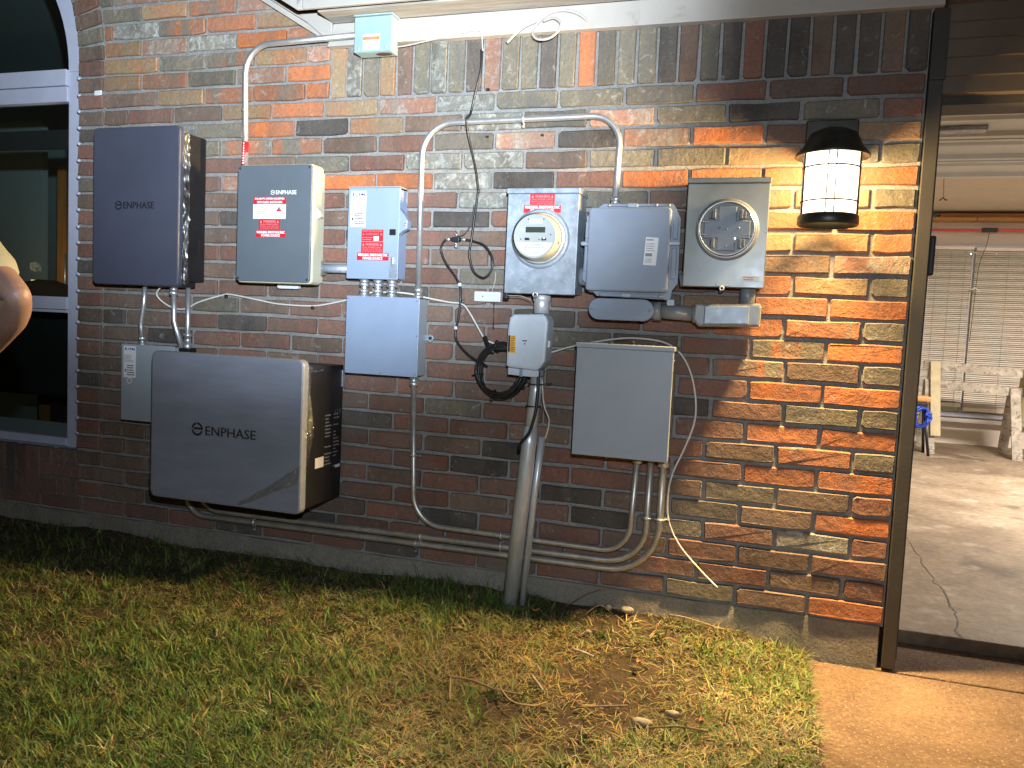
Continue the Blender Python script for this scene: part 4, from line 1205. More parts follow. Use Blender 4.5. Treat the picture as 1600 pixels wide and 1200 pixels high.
# ---- ribbed grey box in the middle
t = thing('pull_box', 'scuffed blue grey box with flanged rim between two meters', 'junction box', (-.95, 0, 1.27))
oct_ = [(-1.060, 1.272), (-.793, 1.266), (-.788, 1.30), (-.770, 1.325), (-.772, 1.555), (-.793, 1.592), (-.802, 1.606), (-1.052, 1.606), (-1.090, 1.580), (-1.112, 1.560), (-1.118, 1.330)]
MB().plate(oct_, -.118, -.108, .002).build('rim', M['bluegrey'], t)
MB().box(-1.095, -.80, -.1075, .0, 1.285, 1.590, .006).build('enclosure', M['bluegrey'], t)
MB().plate(rrect(-1.098, -.803, 1.290, 1.588, .012), -.150, -.1185, .006).build('cover', M['bluegrey'], t)
for (x0, x1, z0, z1) in ((-1.045, -.815, 1.271, 1.284), (-1.03, -.82, 1.594, 1.604), (-.797, -.779, 1.34, 1.45), (-.797, -.779, 1.48, 1.55), (-1.113, -1.102, 1.36, 1.44), (-1.113, -1.102, 1.48, 1.54)):
    MB().box(x0, x1, -.127, -.1182, z0, z1, .003).build('flange_rib', M['bluegrey'], t)
for x, z in ((-.950, 1.2775), (-.788, 1.465), (-.945, 1.598), (-1.107, 1.46)):
    MB().plate(rrect(x - .020, x + .020, z - .008, z + .008, .006), -.133, -.126, .003).build('clamp', M['galv'], t)
screws(t, [(-1.045, 1.278), (-.83, 1.276), (-.815, 1.599), (-1.03, 1.598), (-.86, 1.599)], -.1275, .006, 'galv')
tb = MB(); tb.plate(rrect(-.805, -.778, 1.246, 1.268, .004), -.116, -.110, .001); tb.build('mounting_ear', M['galv'], t)
# label set a little askew
ca, sa = math.cos(R(-3)), math.sin(R(-3))
q = [(-.892 + x * ca - z * sa, 1.386 + x * sa + z * ca) for x, z in ((0, 0), (.045, 0), (.045, .098), (0, .098))]
mb = MB(); mb.plate(q, -.1508, -.1501); lb = mb.build('label', M['labwhite'], t)
mb = MB(); print_lines(mb, -.884, -.848, 1.470, 1.478, 1, -.1512, .7, 1); print_lines(mb, -.884, -.850, 1.432, 1.464, 4, -.1512, .35, 9); print_lines(mb, -.886, -.853, 1.392, 1.410, 5, -.1512, .4, 7)
mb.box(-.886, -.862, -.1513, -.1511, 1.416, 1.427); mb.build('print', M['inkgrey'], lb)
MB().cyl((-.772, -.06, 1.34), (-.745, -.055, 1.345), .025, 16).build('nipple', M['pvc'], t)

# ---- empty meter socket
t = thing('meter_socket', 'grey meter socket with empty round opening under clear cover', 'meter', (-.615, 0, 1.315))
MB().box(-.745, -.486, -.100, .0, 1.325, 1.678, .003).build('enclosure', M['sockgrey'], t)
MB().plate(rrect(-.754, -.477, 1.316, 1.675, .004), -.120, -.1005, .003).build('cover', M['sockgrey'], t)
MB().box(-.757, -.474, -.126, -.003, 1.6755, 1.694, .003).build('top_cap', M['sockgrey'], t)
SX, SZ = -.612, 1.516
mb = MB(); mb.lathe([(.108, -.120), (.103, -.127), (.096, -.129), (.093, -.121)], (SX, 0, SZ), 'Y', 48); mb.build('raised_collar', M['sockgrey'], t)
mb = MB(); mb.plate(disc(SX, SZ, .094, 44), -.1212, -.1203); bk = mb.build('socket_back', M['pvc'], t)
cr = [(-.03, -.075), (.03, -.075), (.03, -.032), (.078, -.032), (.078, .030), (.03, .030), (.03, .078), (-.03, .078), (-.03, .030), (-.078, .030), (-.078, -.032), (-.03, -.032)]
mb = MB(); mb.plate([(SX + x, SZ + z) for x, z in cr], -.135, -.1213, .003); bl = mb.build('socket_block', M['bluegrey'], t)
screws(bl, [(SX, SZ), (SX - .026, SZ + .004), (SX + .040, SZ + .004), (SX, SZ - .06)], -.1355, .004, 'galv')
for sx, sz in ((-1, -1), (-1, 1), (1, -1), (1, 1)):
    jw = MB(); jw.box(SX + sx * .045 - .006, SX + sx * .045 + .006, -.150, -.122, SZ + sz * .05 - .016, SZ + sz * .05 + .016, .002); jw.box(SX + sx * .058 - .004, SX + sx * .058 + .004, -.146, -.122, SZ + sz * .047 - .012, SZ + sz * .047 + .012, .001)
    jw.build('jaw', M['inkgrey'], t)
mb = MB(); mb.lathe([(.092, -.122), (.092, -.150), (.090, -.156), (.084, -.158), (.0, -.158)], (SX, 0, SZ), 'Y', 48); mb.build('clear_cover', M['dome'], t)
for r0, y in ((.0915, -.1535), (.0965, -.132)):
    mb = MB(); mb.lathe([(r0 - .002, y), (r0, y - .002), (r0 + .002, y), (r0, y + .002), (r0 - .002, y)], (SX, 0, SZ), 'Y', 48); mb.build('ring', M['emt'], t)
for x0, x1, z in ((-.09, -.055, .022), (.055, .09, .022), (-.09, -.062, -.022), (.055, .09, -.022)):
    MB().box(SX + x0, SX + x1, -.1592, -.1578, SZ + z - .001, SZ + z + .001).build('cover_rib', M['whiteplastic'], t)
lb = sticker(t, -.556, -.495, 1.338, 1.357, -.1201, M['labwhite'])
mb = MB(); print_lines(mb, -.546, -.499, 1.342, 1.348, 1, -.1213, .6, 3); print_lines(mb, -.550, -.499, 1.350, 1.356, 1, -.1213, .6, 4); mb.build('print', M['labred'], lb)
mb = MB(); mb.plate(rrect(-.640, -.590, 1.319, 1.334, .007), -.124, -.1202, .001); mb.build('hasp_plate', M['sockgrey'], t)
mb = MB(); mb.lathe([(.004, -.124), (.009, -.124), (.009, -.130), (.004, -.130), (.004, -.124)], (-.617, 0, 1.312), 'Y', 14); mb.build('hasp', M['whiteplastic'], t)

# ---- conduit fittings under the boxes
t = thing('oval_conduit_body', 'oval grey conduit fitting under the flanged box', 'conduit fitting', (-.97, 0, 1.185))
MB().plate(rrect(-1.088, -.849, 1.186, 1.265, .039, 9), -.120, -.113, .003).build('cover', M['bluegrey'], t)
MB().plate(rrect(-1.084, -.853, 1.189, 1.262, .036, 9), -.1125, -.02, .003).build('body', M['pvc'], t)
screws(t, [(-1.076, 1.222), (-.862, 1.226)], -.1205, .005, 'galv')
MB().cyl((-.856, -.08, 1.226), (-.826, -.08, 1.226), .034, 20).build('hub', M['pvc'], t)
t = thing('grey_conduit_pipe', 'short thick grey pipe between oval fitting and angled fitting', 'conduit', (-.76, -.08, 1.19))
MB().cyl((-.8255, -.08, 1.226), (-.715, -.08, 1.221), .0265, 20).build('pipe', M['pvc'], t)
t = thing('angled_conduit_body', 'long grey conduit fitting with dented metal cover under socket', 'conduit fitting', (-.6, 0, 1.17))
MB().plate([(-.690, 1.176), (-.482, 1.184), (-.480, 1.250), (-.486, 1.264), (-.706, 1.256), (-.712, 1.20)], -.118, -.02, .008).build('body', M['pvc'], t)
MB().plate([(-.672, 1.184), (-.520, 1.190), (-.520, 1.254), (-.672, 1.250)], -.126, -.1185, .004).build('cover', M['galv'], t)
MB().cyl((-.714, -.08, 1.221), (-.690, -.08, 1.222), .033, 20).build('hub', M['pvc'], t)
MB().cyl((-.530, -.06, 1.255), (-.531, -.06, 1.328), .0265, 20).build('riser', M['pvc'], t)

# ---- large lower box
t = thing('lower_junction_box', 'big plain grey box low on the wall above three bent conduits', 'junction box', (-.94, 0, .685))
MB().box(-1.104, -.770, -.150, .0, .697, 1.082, .003).build('enclosure', M['creamplastic'] if False else M['lowgrey'], t)
MB().plate(rrect(-1.112, -.764, .689, 1.082, .003), -.170, -.1505, .002).build('cover', M['lowgrey'], t)
MB().box(-1.116, -.760, -.174, -.004, 1.0825, 1.1, .003).build('top_cap', M['lowgrey'], t)
mb = MB(); mb.tube([(-.975, -.15, 1.103), (-.97, -.15, 1.112), (-.91, -.15, 1.112), (-.905, -.15, 1.103)], .004, 8); mb.build('lifting_loop', M['black'], t)
screws(t, [(-.7665, 1.05)], -.12, .004)
for z in (1.03, .955, .79): mb = MB(); mb.lathe([(0, .004), (.004, .003), (.005, 0)], (-.7695, -.13, z), 'X', 8); mb.build('screw', M['emt'], t)

# ---- pale box under the eave
t = thing('eave_junction_box', 'pale teal junction box with orange label under the eave', 'junction box', (-2.02, 0, 2.2))
MB().box(-2.098, -1.940, -.094, -.034, 2.206, 2.345, .002).build('enclosure', M['teal'], t)
MB().plate(rrect(-2.100, -1.938, 2.207, 2.342, .002), -.100, -.0945, .001).build('cover', M['teal'], t)
MB().box(-2.104, -1.933, -.106, -.034, 2.3455, 2.351, .0015).build('top_lip', M['teal'], t)
screws(t, [(-2.080, 2.222), (-1.962, 2.222)], -.1005, .006, 'teal')
MB().plate([(-2.02, 0), (0, 0), (0, 0)], 0, 0) if False else None
mb = MB(); mb.add([(p[0], p[1] - .064, 2.2056) for p in [(-1.985 + .035 * math.cos(a), .018 * math.sin(a)) for a in np.linspace(0, 6.0, 14)]], [list(range(14))]); mb.build('rust_patch', M['rust'], t)
lb = sticker(t, -2.061, -1.988, 2.214, 2.276, -.1001, M['labwhite'])
og = MB().box(-2.061, -1.988, -.1014, -.1009, 2.252, 2.265).build('heading', M['laborange'], lb)
mb = MB(); put_text(mb, 'WARNING', -2.046, -1.998, 2.2545, 2.2625, -.1017, .0003); print_lines(mb, -2.056, -1.993, 2.217, 2.249, 5, -.1012, .35, 5, 'c'); mb.build('lettering', M['inkgrey'], lb)

# ---- pale service box on the riser pipe
t = thing('service_box', 'pale plastic service box with yellow label on the riser pipe', 'service box', (-1.32, 0, .975))
MB().plate([(-1.398, .995), (-1.385, .990), (-1.275, .984), (-1.262, .995), (-1.245, 1.02), (-1.240, 1.17), (-1.250, 1.190), (-1.262, 1.198), (-1.375, 1.193), (-1.392, 1.180), (-1.398, 1.13)], -.120, -.03, .010).build('cover', M['nid'], t)
MB().plate([(-1.392, .962), (-1.278, .957), (-1.268, .962), (-1.268, .9835), (-1.275, .9835), (-1.385, .9885), (-1.392, .990)], -.112, -.045, .004).build('skirt', M['nid'], t)
MB().box(-1.344, -1.330, -.1145, -.1121, .957, .987, .001).build('latch', M['galv'], t)
mb = MB(); mb.plate(rrect(-1.256, -1.236, 1.072, 1.10, .005), -.090, -.06, .002); mb.build('hinge_knob', M['whiteplastic'], t)
MB().cyl((-1.279, -.075, 1.198), (-1.281, -.07, 1.272), .030, 20).build('neck', M['pole'], t)
mb = MB(); mb.lathe([(.030, 1.245), (.034, 1.248), (.034, 1.268), (.030, 1.271)], (-1.281, -.07, 0), 'Z', 20); mb.build('collar', M['pole'], t)
lb = sticker(t, -1.392, -1.362, 1.046, 1.113, -.1202, M['labyellow'])
mb = MB(); mb.box(-1.392, -1.384, -.1214, -.1211, 1.05, 1.112); print_lines(mb, -1.381, -1.364, 1.05, 1.11, 9, -.1212, .45, 12); mb.build('print', M['inkblack'], lb)
mb = MB(); mb.box(-1.336, -1.318, -.1216, -.1202, 1.092, 1.096); mb.plate(disc(-1.326, 1.083, .003, 10), -.1212, -.1202); mb.build('keyhole', M['black'], t)

# ---- riser pipes from the lawn
t = thing('riser_pipe', 'thick leaning grey riser pipe from the lawn to service box', 'pipe', (-1.35, -.08, .05))
MB().tube([(-1.353, -.078, .02), (-1.310, -.078, .60), (-1.303, -.078, .70), (-1.298, -.078, .765)], [.0305, .0300, .0285, .0255], 22).build('pipe', M['pole'], t)
MB().tube([(-1.300, -.078, .735), (-1.288, -.076, .90), (-1.284, -.075, .96)], .0245, 20).build('upper_pipe', M['pole'], t)
for z, f in ((.845, .028), (.93, .029)):
    x = -1.3 + (z - .74) * .07
    mb = MB(); mb.lathe([(f, z - .003), (f + .003, z), (f, z + .003)], (x, -.077, 0), 'Z', 18); mb.build('tie', M['blackrub'], t)
mb = MB(); mb.tube([(-1.255, -.075, .932), (-1.225, -.07, .936)], .002, 5); mb.build('tie_end', M['blackrub'], t)
t = thing('cable_guard', 'slim pale cable guard beside the thick riser pipe', 'pipe', (-1.3, -.06, .05))
MB().tube([(-1.308, -.060, .02), (-1.276, -.060, .50), (-1.257, -.058, .728)], [.0135, .0135, .0145], 12).build('guard', M['pole'], t)
t = thing('ground_cable', 'black cable running down the front of the riser pipe', 'cable', (-1.3, -.11, .68))
MB().tube([(-1.272, -.104, .98), (-1.270, -.107, .91), (-1.272, -.110, .84), (-1.281, -.112, .79), (-1.297, -.112, .74), (-1.332, -.105, .695), (-1.345, -.07, .66)], .0065, 8, True).build('cable', M['blackrub'], t)
t = thing('telephone_wire', 'thin pale wire looping beside the riser pipe top', 'cable', (-1.24, -.06, .72))
MB().tube([(-1.262, -.08, .95), (-1.252, -.09, .88), (-1.243, -.09, .84), (-1.228, -.08, .80), (-1.232, -.07, .76), (-1.244, -.06, .722)], .003, 6, True).build('wire', M['whitecab'], t)

# ---- conduits
def conduit(label, pts, rad, r, mat, ends=(), straps=(), name='conduit', group=None):
    P = fillet(pts, rad, 9) if rad else [Vector(p) for p in pts]
    lo_ = min(P, key=lambda p: p.z)
    t = thing(name, label, 'conduit', tuple(lo_), group)
    MB().tube(P, r, 14).build('tube', mat, t)
    for p0, p1 in ends:
        p0 = Vector(p0); p1 = Vector(p1)
        d = p1 - p0
        mb = MB(); mb.tube([p0, p0 + d * .2, p0 + d * .21, p0 + d * .55, p0 + d * .56, p1], [r * 1.7, r * 1.7, r * 1.35, r * 1.35, r * 1.6, r * 1.6], 14); mb.build('connector', M['emt'], t)
        s_ = p0 + d * .75 + Vector((0, -r * 1.6, 0)); mb = MB(); mb.lathe([(0, -.004), (.004, -.003), (.004, .002)], tuple(s_), 'Y', 8); mb.build('set_screw', M['emt'], t)
    for (x, y, z, ax) in straps:
        mb = MB()
        if ax == 'h':
            mb.tube([(x, y + .004, z + r * 1.15), (x, y - r * .8, z + r * 1.0), (x, y - r * 1.25, z), (x, y - r * .8, z - r * 1.0), (x, y + .006, z - r * 1.2), (x, y + .008, z - r * 2.6)], .0045, 6)
        else:
            mb.tube([(x - r * 1.15, y + .004, z), (x - r, y - r * .8, z), (x, y - r * 1.25, z), (x + r, y - r * .8, z), (x + r * 1.2, y + .006, z), (x + r * 2.6, y + .008, z)], .0045, 6)
        so = mb.build('strap', M['emt'], t)
        q = (x, y - .002, z - r * 2.4) if ax == 'h' else (x + r * 2.4, y - .002, z)
        mb = MB(); mb.lathe([(0, -.006), (.005, -.004), (.006, .004)], q, 'Y', 10); mb.build('screw', M['inkgrey'], so)
    return t
c = conduit('bent steel conduit from combiner box up to the eave box', [(-2.644, -.036, 1.755), (-2.658, -.036, 2.288), (-2.10, -.064, 2.288)], .12, .0125, M['emt'])
MB().tube([(-2.648, -.036, 1.785), (-2.646, -.036, 1.885)], .0132, 14).build('label_sleeve', M['labred'], c)
mb = MB()
for i in range(9): mb.box(-2.6505 + .0003 * i, -2.6425, -.0503, -.0495, 1.790 + i * .0105, 1.796 + i * .0105)
mb.build('print', M['inkwhite'], c)
mb = MB(); mb.lathe([(.0125, 2.015), (.015, 2.017), (.015, 2.023), (.0125, 2.025)], (-2.653, -.036, 0), 'Z', 14); mb.build('coupling', M['emt'], c)
conduit('arched steel conduit looping over the round electric meter', [(-1.812, -.032, 1.245), (-1.820, -.032, 1.936), (-1.020, -.032, 1.944), (-1.023, -.05, 1.606)], [.13, .11], .0115, M['emt'],
        ends=(((-1.812, -.032, 1.243), (-1.812, -.032, 1.285)), ((-1.023, -.05, 1.606), (-1.023, -.049, 1.640))), straps=((-1.40, -.032, 1.940, 'h'),))
conduit('steel conduit from plain junction box bending along the wall base', [(-1.818, -.034, .925), (-1.795, -.034, .316), (-.905, -.034, .309), (-.884, -.06, .70)], [.13, .11], .0115, M['emtdull'],
        ends=(((-1.8175, -.034, .924), (-1.816, -.034, .885)), ((-.884, -.06, .70), (-.884, -.059, .66))), straps=((-1.805, -.034, .60, 'v'), (-1.412, -.034, .3125, 'h')))
conduit('middle of three conduits bending up into the lower box', [(-2.86, -.034, .56), (-2.85, -.034, .258), (-.842, -.034, .272), (-.834, -.06, .70)], [.10, .15], .0125, M['emtdull'], straps=((-.838, -.052, .455, 'v'), (-1.76, -.034, .266, 'h'), (-1.412, -.034, .268, 'h')))
conduit('lowest of three conduits bending up into the lower box', [(-2.93, -.034, .50), (-2.92, -.034, .226), (-.795, -.034, .240), (-.788, -.06, .70)], [.10, .19], .0130, M['emtdull'],
        ends=(((-.788, -.06, .70), (-.788, -.059, .655)),), straps=((-.790, -.052, .455, 'v'), (-1.78, -.034, .233, 'h'), (-2.56, -.034, .229, 'h')))
conduit('short galvanised conduit between combiner and pale switch box', [(-2.275, -.055, 1.352), (-2.100, -.055, 1.352)], None, .0185, M['galv'], ends=(((-2.272, -.055, 1.352), (-2.235, -.055, 1.352)),))
for i, x in enumerate((-2.047, -1.985, -1.922)):
    which = ('leftmost', 'middle', 'rightmost')[i]
    conduit(which + ' of three threaded connectors joining switch and junction box', [(x, -.05, 1.318), (x, -.05, 1.240)], None, .0135, M['emt'], ends=(((x, -.05, 1.316), (x, -.05, 1.282)), ((x, -.05, 1.239), (x, -.05, 1.272))), name='connector')
conduit('slim bent conduit from graphite cabinet to small switch box', [(-3.128, -.08, 1.26), (-3.134, -.08, 1.17), (-3.158, -.07, 1.08), (-3.158, -.06, .985)], .08, .0105, M['emt'], ends=(((-3.158, -.06, .985), (-3.158, -.06, 1.025)),))
conduit('bent conduit dropping behind the large battery', [(-2.972, -.08, 1.26), (-2.968, -.08, 1.10), (-2.925, -.07, .965)], .12, .0115, M['emt'], ends=(((-2.972, -.08, 1.258), (-2.972, -.08, 1.215)),))
conduit('straight conduit with thick coupling entering the battery top', [(-2.895, -.08, 1.262), (-2.893, -.08, .93)], None, .0105, M['emt'], ends=(((-2.893, -.08, 1.05), (-2.893, -.08, .975)),))
MB().box(-2.925, -2.868, -.10, -.05, .94, .985, .004).build('conduit_cap', M['black'], bpy.data.objects['battery_cabinet'])

# ---- cables
def cable(label, pts, r, mat, y=None, name='cable', clips=(), smooth=True):
    P = [(p[0], y, p[1]) if len(p) == 2 else p for p in pts]
    lo_ = min(P, key=lambda p: p[2])
    t = thing(name, label, 'cable', lo_)
    MB().tube(P, r, 8, smooth, sub=7).build('sheath', mat, t)
    for x, yy, z in clips: MB().box(x - .006, x + .006, yy - .006, yy + .006, z - .007, z + .007, .002).build('clip', M['blackrub'] if mat is not M['blackrub'] else M['whiteplastic'], t)
    return t
cable('thin white cable sagging from graphite cabinet to plain junction box', [(-3.04, -.06, 1.27), (-3.09, -.05, 1.215), (-3.035, -.03, 1.165), (-2.961, -.020, 1.157), (-2.893, -.014, 1.190), (-2.774, -.012, 1.224), (-2.724, -.012, 1.230), (-2.592, -.012, 1.212), (-2.481, -.012, 1.197), (-2.323, -.012, 1.194), (-2.224, -.012, 1.208), (-2.09, -.012, 1.240), (-2.051, -.014, 1.257), (-1.984, -.014, 1.262), (-1.914, -.014, 1.264), (-1.845, -.012, 1.258), (-1.801, -.012, 1.249), (-1.688, -.012, 1.232), (-1.627, -.014, 1.226), (-1.590, -.02, 1.190), (-1.547, -.024, 1.128), (-1.518, -.03, 1.091), (-1.477, -.03, 1.075), (-1.40, -.03, 1.055)], .0038, M['whitecab'], clips=((-2.748, -.012, 1.222), (-2.310, -.012, 1.187), (-1.627, -.014, 1.236)))
cable('loose white cable arching over the lower box and hanging free', [(-1.302, -.02, 1.036), (-1.259, -.02, 1.049), (-1.151, -.02, 1.084), (-1.004, -.02, 1.116), (-.908, -.02, 1.123), (-.812, -.02, 1.111), (-.751, -.02, 1.069), (-.712, -.02, 1.0), (-.690, -.02, .907), (-.690, -.02, .824), (-.719, -.025, .726), (-.757, -.035, .626), (-.768, -.04, .528), (-.757, -.04, .444), (-.716, -.035, .364), (-.643, -.03, .286), (-.570, -.03, .221)], .0036, M['whitecab'])
cable('thin painted wire along the frieze board ending in a hook', [(-1.94, -.04, 2.240), (-1.882, -.04, 2.245), (-1.718, -.042, 2.268), (-1.613, -.042, 2.281), (-1.585, -.040, 2.272), (-1.577, -.034, 2.206)], .0030, M['greycab'])
kk = cable('black cable dropping from the eave into a loop', [(-1.584, -.030, 2.212), (-1.583, -.03, 2.14), (-1.607, -.024, 2.039), (-1.622, -.020, 1.975), (-1.626, -.052, 1.942), (-1.626, -.03, 1.892), (-1.608, -.020, 1.817), (-1.589, -.018, 1.743), (-1.577, -.016, 1.668), (-1.579, -.016, 1.668), (-1.596, -.022, 1.480), (-1.604, -.02, 1.430), (-1.597, -.018, 1.392), (-1.582, -.018, 1.355), (-1.554, -.018, 1.335), (-1.533, -.018, 1.334), (-1.512, -.018, 1.356), (-1.503, -.018, 1.394), (-1.518, -.016, 1.431), (-1.546, -.014, 1.461), (-1.588, -.012, 1.475), (-1.629, -.016, 1.482), (-1.650, -.018, 1.482)], .0050, M['blackrub'])
MB().tube([(-1.640, -.017, 1.482), (-1.622, -.016, 1.482)], .0065, 10).build('plug', M['emt'], kk)
kk = cable('black cable curving from ground block down to the coil', [(-1.678, -.018, 1.482), (-1.705, -.016, 1.482), (-1.724, -.014, 1.461), (-1.728, -.012, 1.435), (-1.707, -.012, 1.390), (-1.663, -.012, 1.335), (-1.640, -.012, 1.297), (-1.634, -.016, 1.239), (-1.642, -.014, 1.162), (-1.651, -.012, 1.123), (-1.647, -.014, 1.084), (-1.609, -.02, 1.040), (-1.553, -.03, 1.005), (-1.50, -.04, .985)], .0050, M['blackrub'], clips=((-1.640, -.014, 1.303), (-1.651, -.012, 1.130)))
MB().tube([(-1.688, -.018, 1.482), (-1.706, -.016, 1.482)], .0065, 10).build('plug', M['emt'], kk)
t = thing('ground_block', 'small black and silver cable ground block on the wall', 'ground block', (-1.664, 0, 1.465))
MB().box(-1.680, -1.648, -.026, -.002, 1.473, 1.491, .002).build('body', M['black'], t)
for z in (1.501, 1.464, 1.455): mb = MB(); mb.lathe([(0, -.016), (.006, -.014), (.007, .0)], (-1.664, -.004, z), 'Y', 10); mb.build('screw', M['emt'], t)
cable('thin dark wire rising from the ground block', [(-1.655, -.016, 1.494), (-1.632, -.014, 1.502), (-1.610, -.014, 1.530), (-1.600, -.014, 1.565), (-1.594, -.013, 1.62)], .0022, M['blackrub'])
# coil
t = thing('cable_coil', 'thick coil of black cable hanging beside the service box', 'cable coil', (-1.453, -.04, .86))
for i in range(16):
    rr = random.Random(50 + i)
    ra = .094 + rr.uniform(-.014, .013); rb = .100 + rr.uniform(-.012, .010)
    cx, cz, yy = -1.447 + rr.uniform(-.006, .006), .967 + rr.uniform(-.006, .006), -.035 + rr.uniform(-.018, .014)
    pts = []
    for k in range(30):
        a = 2 * math.pi * k / 29
        pts.append((cx + ra * math.cos(a) + .004 * math.sin(3 * a + i), yy + .006 * math.sin(2 * a + i), cz + rb * math.sin(a) + .004 * math.cos(2 * a + i)))
    MB().tube(pts, .0052, 8).build('turn', M['blackrub'], t)
for a in (100, 190, 255, 330):
    x, z = -1.447 + .094 * math.cos(R(a)), .967 + .100 * math.sin(R(a))
    d = Vector((math.cos(R(a)), 0, math.sin(R(a))))
    c0 = Vector((x, -.036, z))
    pts = [c0 + d * .024 * math.cos(b) + Vector((0, .028 * math.sin(b), 0)) for b in np.linspace(0, 2 * math.pi, 14)]
    MB().tube(pts, .0018, 5).build('tie', M['black'], t)
MB().tube([(-1.52, -.03, 1.10), (-1.505, -.04, 1.075), (-1.49, -.045, 1.055), (-1.475, -.04, 1.04)], .009, 8, True).build('hanger', M['blackrub'], t)
# small white box
t = thing('sensor_box', 'small white plastic box on the wall left of service box', 'sensor box', (-1.52, 0, 1.238))
MB().plate(rrect(-1.573, -1.463, 1.239, 1.279, .003), -.028, -.001, .003).build('case', M['whiteplastic'], t)
screws(t, [(-1.536, 1.259)], -.0285, .0035, 'inkgrey')
cable('thin wire hanging below the small white sensor box', [(-1.493, -.012, 1.239), (-1.492, -.014, 1.19), (-1.490, -.016, 1.13)], .0018, M['blackrub'], smooth=False)
cable('hair thin wire above the small white sensor box', [(-1.492, -.010, 1.36), (-1.494, -.010, 1.32), (-1.505, -.012, 1.279)], .0010, M['whitecab'], smooth=False)
# loose cable on frieze
t = cable('loose painted cable stub dangling from the frieze board', [(-1.471, -.058, 2.222), (-1.415, -.056, 2.271), (-1.353, -.052, 2.299), (-1.305, -.05, 2.324), (-1.256, -.048, 2.330), (-1.206, -.044, 2.317), (-1.166, -.036, 2.291)], .0052, M['greycab'])
mb = MB(); mb.tube([(-1.333, -.058, 2.292), (-1.289, -.062, 2.299), (-1.260, -.066, 2.275), (-1.270, -.068, 2.246), (-1.304, -.068, 2.224), (-1.345, -.066, 2.224), (-1.367, -.064, 2.241), (-1.366, -.060, 2.270), (-1.340, -.056, 2.300)], .0050, 8, True); mb.build('loop', M['greycab'], t)

# anchor holes and little fixings on the wall
for x, z in ((-1.56, 2.068), (-1.555, 1.885), (-1.33, 1.885)):
    MB().box(x - .006, x + .006, -.006, .006, z - .004, z + .004).build('anchor_plug', M['black'], wall)
MB().box(-3.50, -3.46, -.004, .004, 2.125, 2.175, .002).build('mortar_patch', M['labwhite'], wall)

# ================================================================== PERSON (elbow enters at the left edge)
def skin_obj(name, joints, edges, mat, parent, sub=2):
    me = bpy.data.meshes.new(name)
    names = list(joints)
    base = Vector(world_loc(parent))
    me.from_pydata([Vector(joints[n][0]) - base for n in names], [(names.index(a), names.index(b_)) for a, b_ in edges], [])
    me.materials.append(mat)
    o = bpy.data.objects.new(name, me)
    o.location = base; o['wl'] = list(base)
    link(o, parent)
    md = o.modifiers.new('skin', 'SKIN'); md.use_smooth_shade = True
    for i, n in enumerate(names):
        r_ = joints[n][1]
        me.skin_vertices[0].data[i].radius = r_ if hasattr(r_, '__len__') else (r_, r_)
        me.skin_vertices[0].data[i].use_root = (i == 0)
    sm = o.modifiers.new('sub', 'SUBSURF'); sm.levels = sub; sm.render_levels = sub
    return o
px, py = -2.345, -1.74
person = thing('person', 'person in khaki T-shirt with elbow bent, at the left edge', 'person', (px, py, .03))
J = {'pelvis': ((px, py, .96), (.155, .115)), 'waist': ((px, py, 1.08), (.145, .105)), 'chest': ((px, py + .01, 1.30), (.165, .115)), 'neckb': ((px, py, 1.47), (.075, .07)),
     'neck': ((px, py + .02, 1.55), (.058, .058)), 'jaw': ((px, py + .045, 1.62), (.066, .078)), 'head': ((px, py + .03, 1.71), (.078, .098)), 'crown': ((px, py + .025, 1.775), (.055, .07)),
     'shr': ((px + .17, py, 1.330), (.070, .068)), 'uar': ((px + .315, py - .01, 1.225), (.046, .046)), 'elr': ((px + .440, py - .03, 1.163), (.024, .026)), 'far': ((px + .345, py + .03, 1.122), (.040, .040)), 'wrr': ((px + .175, py + .13, 1.055), (.030, .028)), 'har': ((px + .110, py + .165, 1.03), (.042, .02)),
     'shl': ((px - .19, py, 1.415), (.072, .07)), 'ual': ((px - .235, py, 1.28), (.054, .052)), 'ell': ((px - .265, py, 1.13), (.045, .045)), 'fal': ((px - .25, py + .10, 1.06), (.045, .043)), 'wrl': ((px - .22, py + .24, 1.03), (.029, .028)), 'hal': ((px - .21, py + .30, 1.03), (.04, .02)),
     'hipr': ((px + .09, py, .90), (.098, .10)), 'kner': ((px + .11, py + .01, .50), (.062, .064)), 'calr': ((px + .115, py - .015, .37), (.058, .06)), 'ankr': ((px + .12, py - .01, .12), (.038, .042)),
     'hipl': ((px - .09, py, .90), (.098, .10)), 'knel': ((px - .11, py + .01, .50), (.062, .064)), 'call': ((px - .115, py - .015, .37), (.058, .06)), 'ankl': ((px - .12, py - .01, .12), (.038, .042))}
EG = [('pelvis', 'waist'), ('waist', 'chest'), ('chest', 'neckb'), ('neckb', 'neck'), ('neck', 'jaw'), ('jaw', 'head'), ('head', 'crown')]
for s_ in 'rl':
    EG += [('chest', 'sh' + s_), ('sh' + s_, 'ua' + s_), ('ua' + s_, 'el' + s_), ('el' + s_, 'fa' + s_), ('fa' + s_, 'wr' + s_), ('wr' + s_, 'ha' + s_), ('pelvis', 'hip' + s_), ('hip' + s_, 'kne' + s_), ('kne' + s_, 'cal' + s_), ('cal' + s_, 'ank' + s_)]
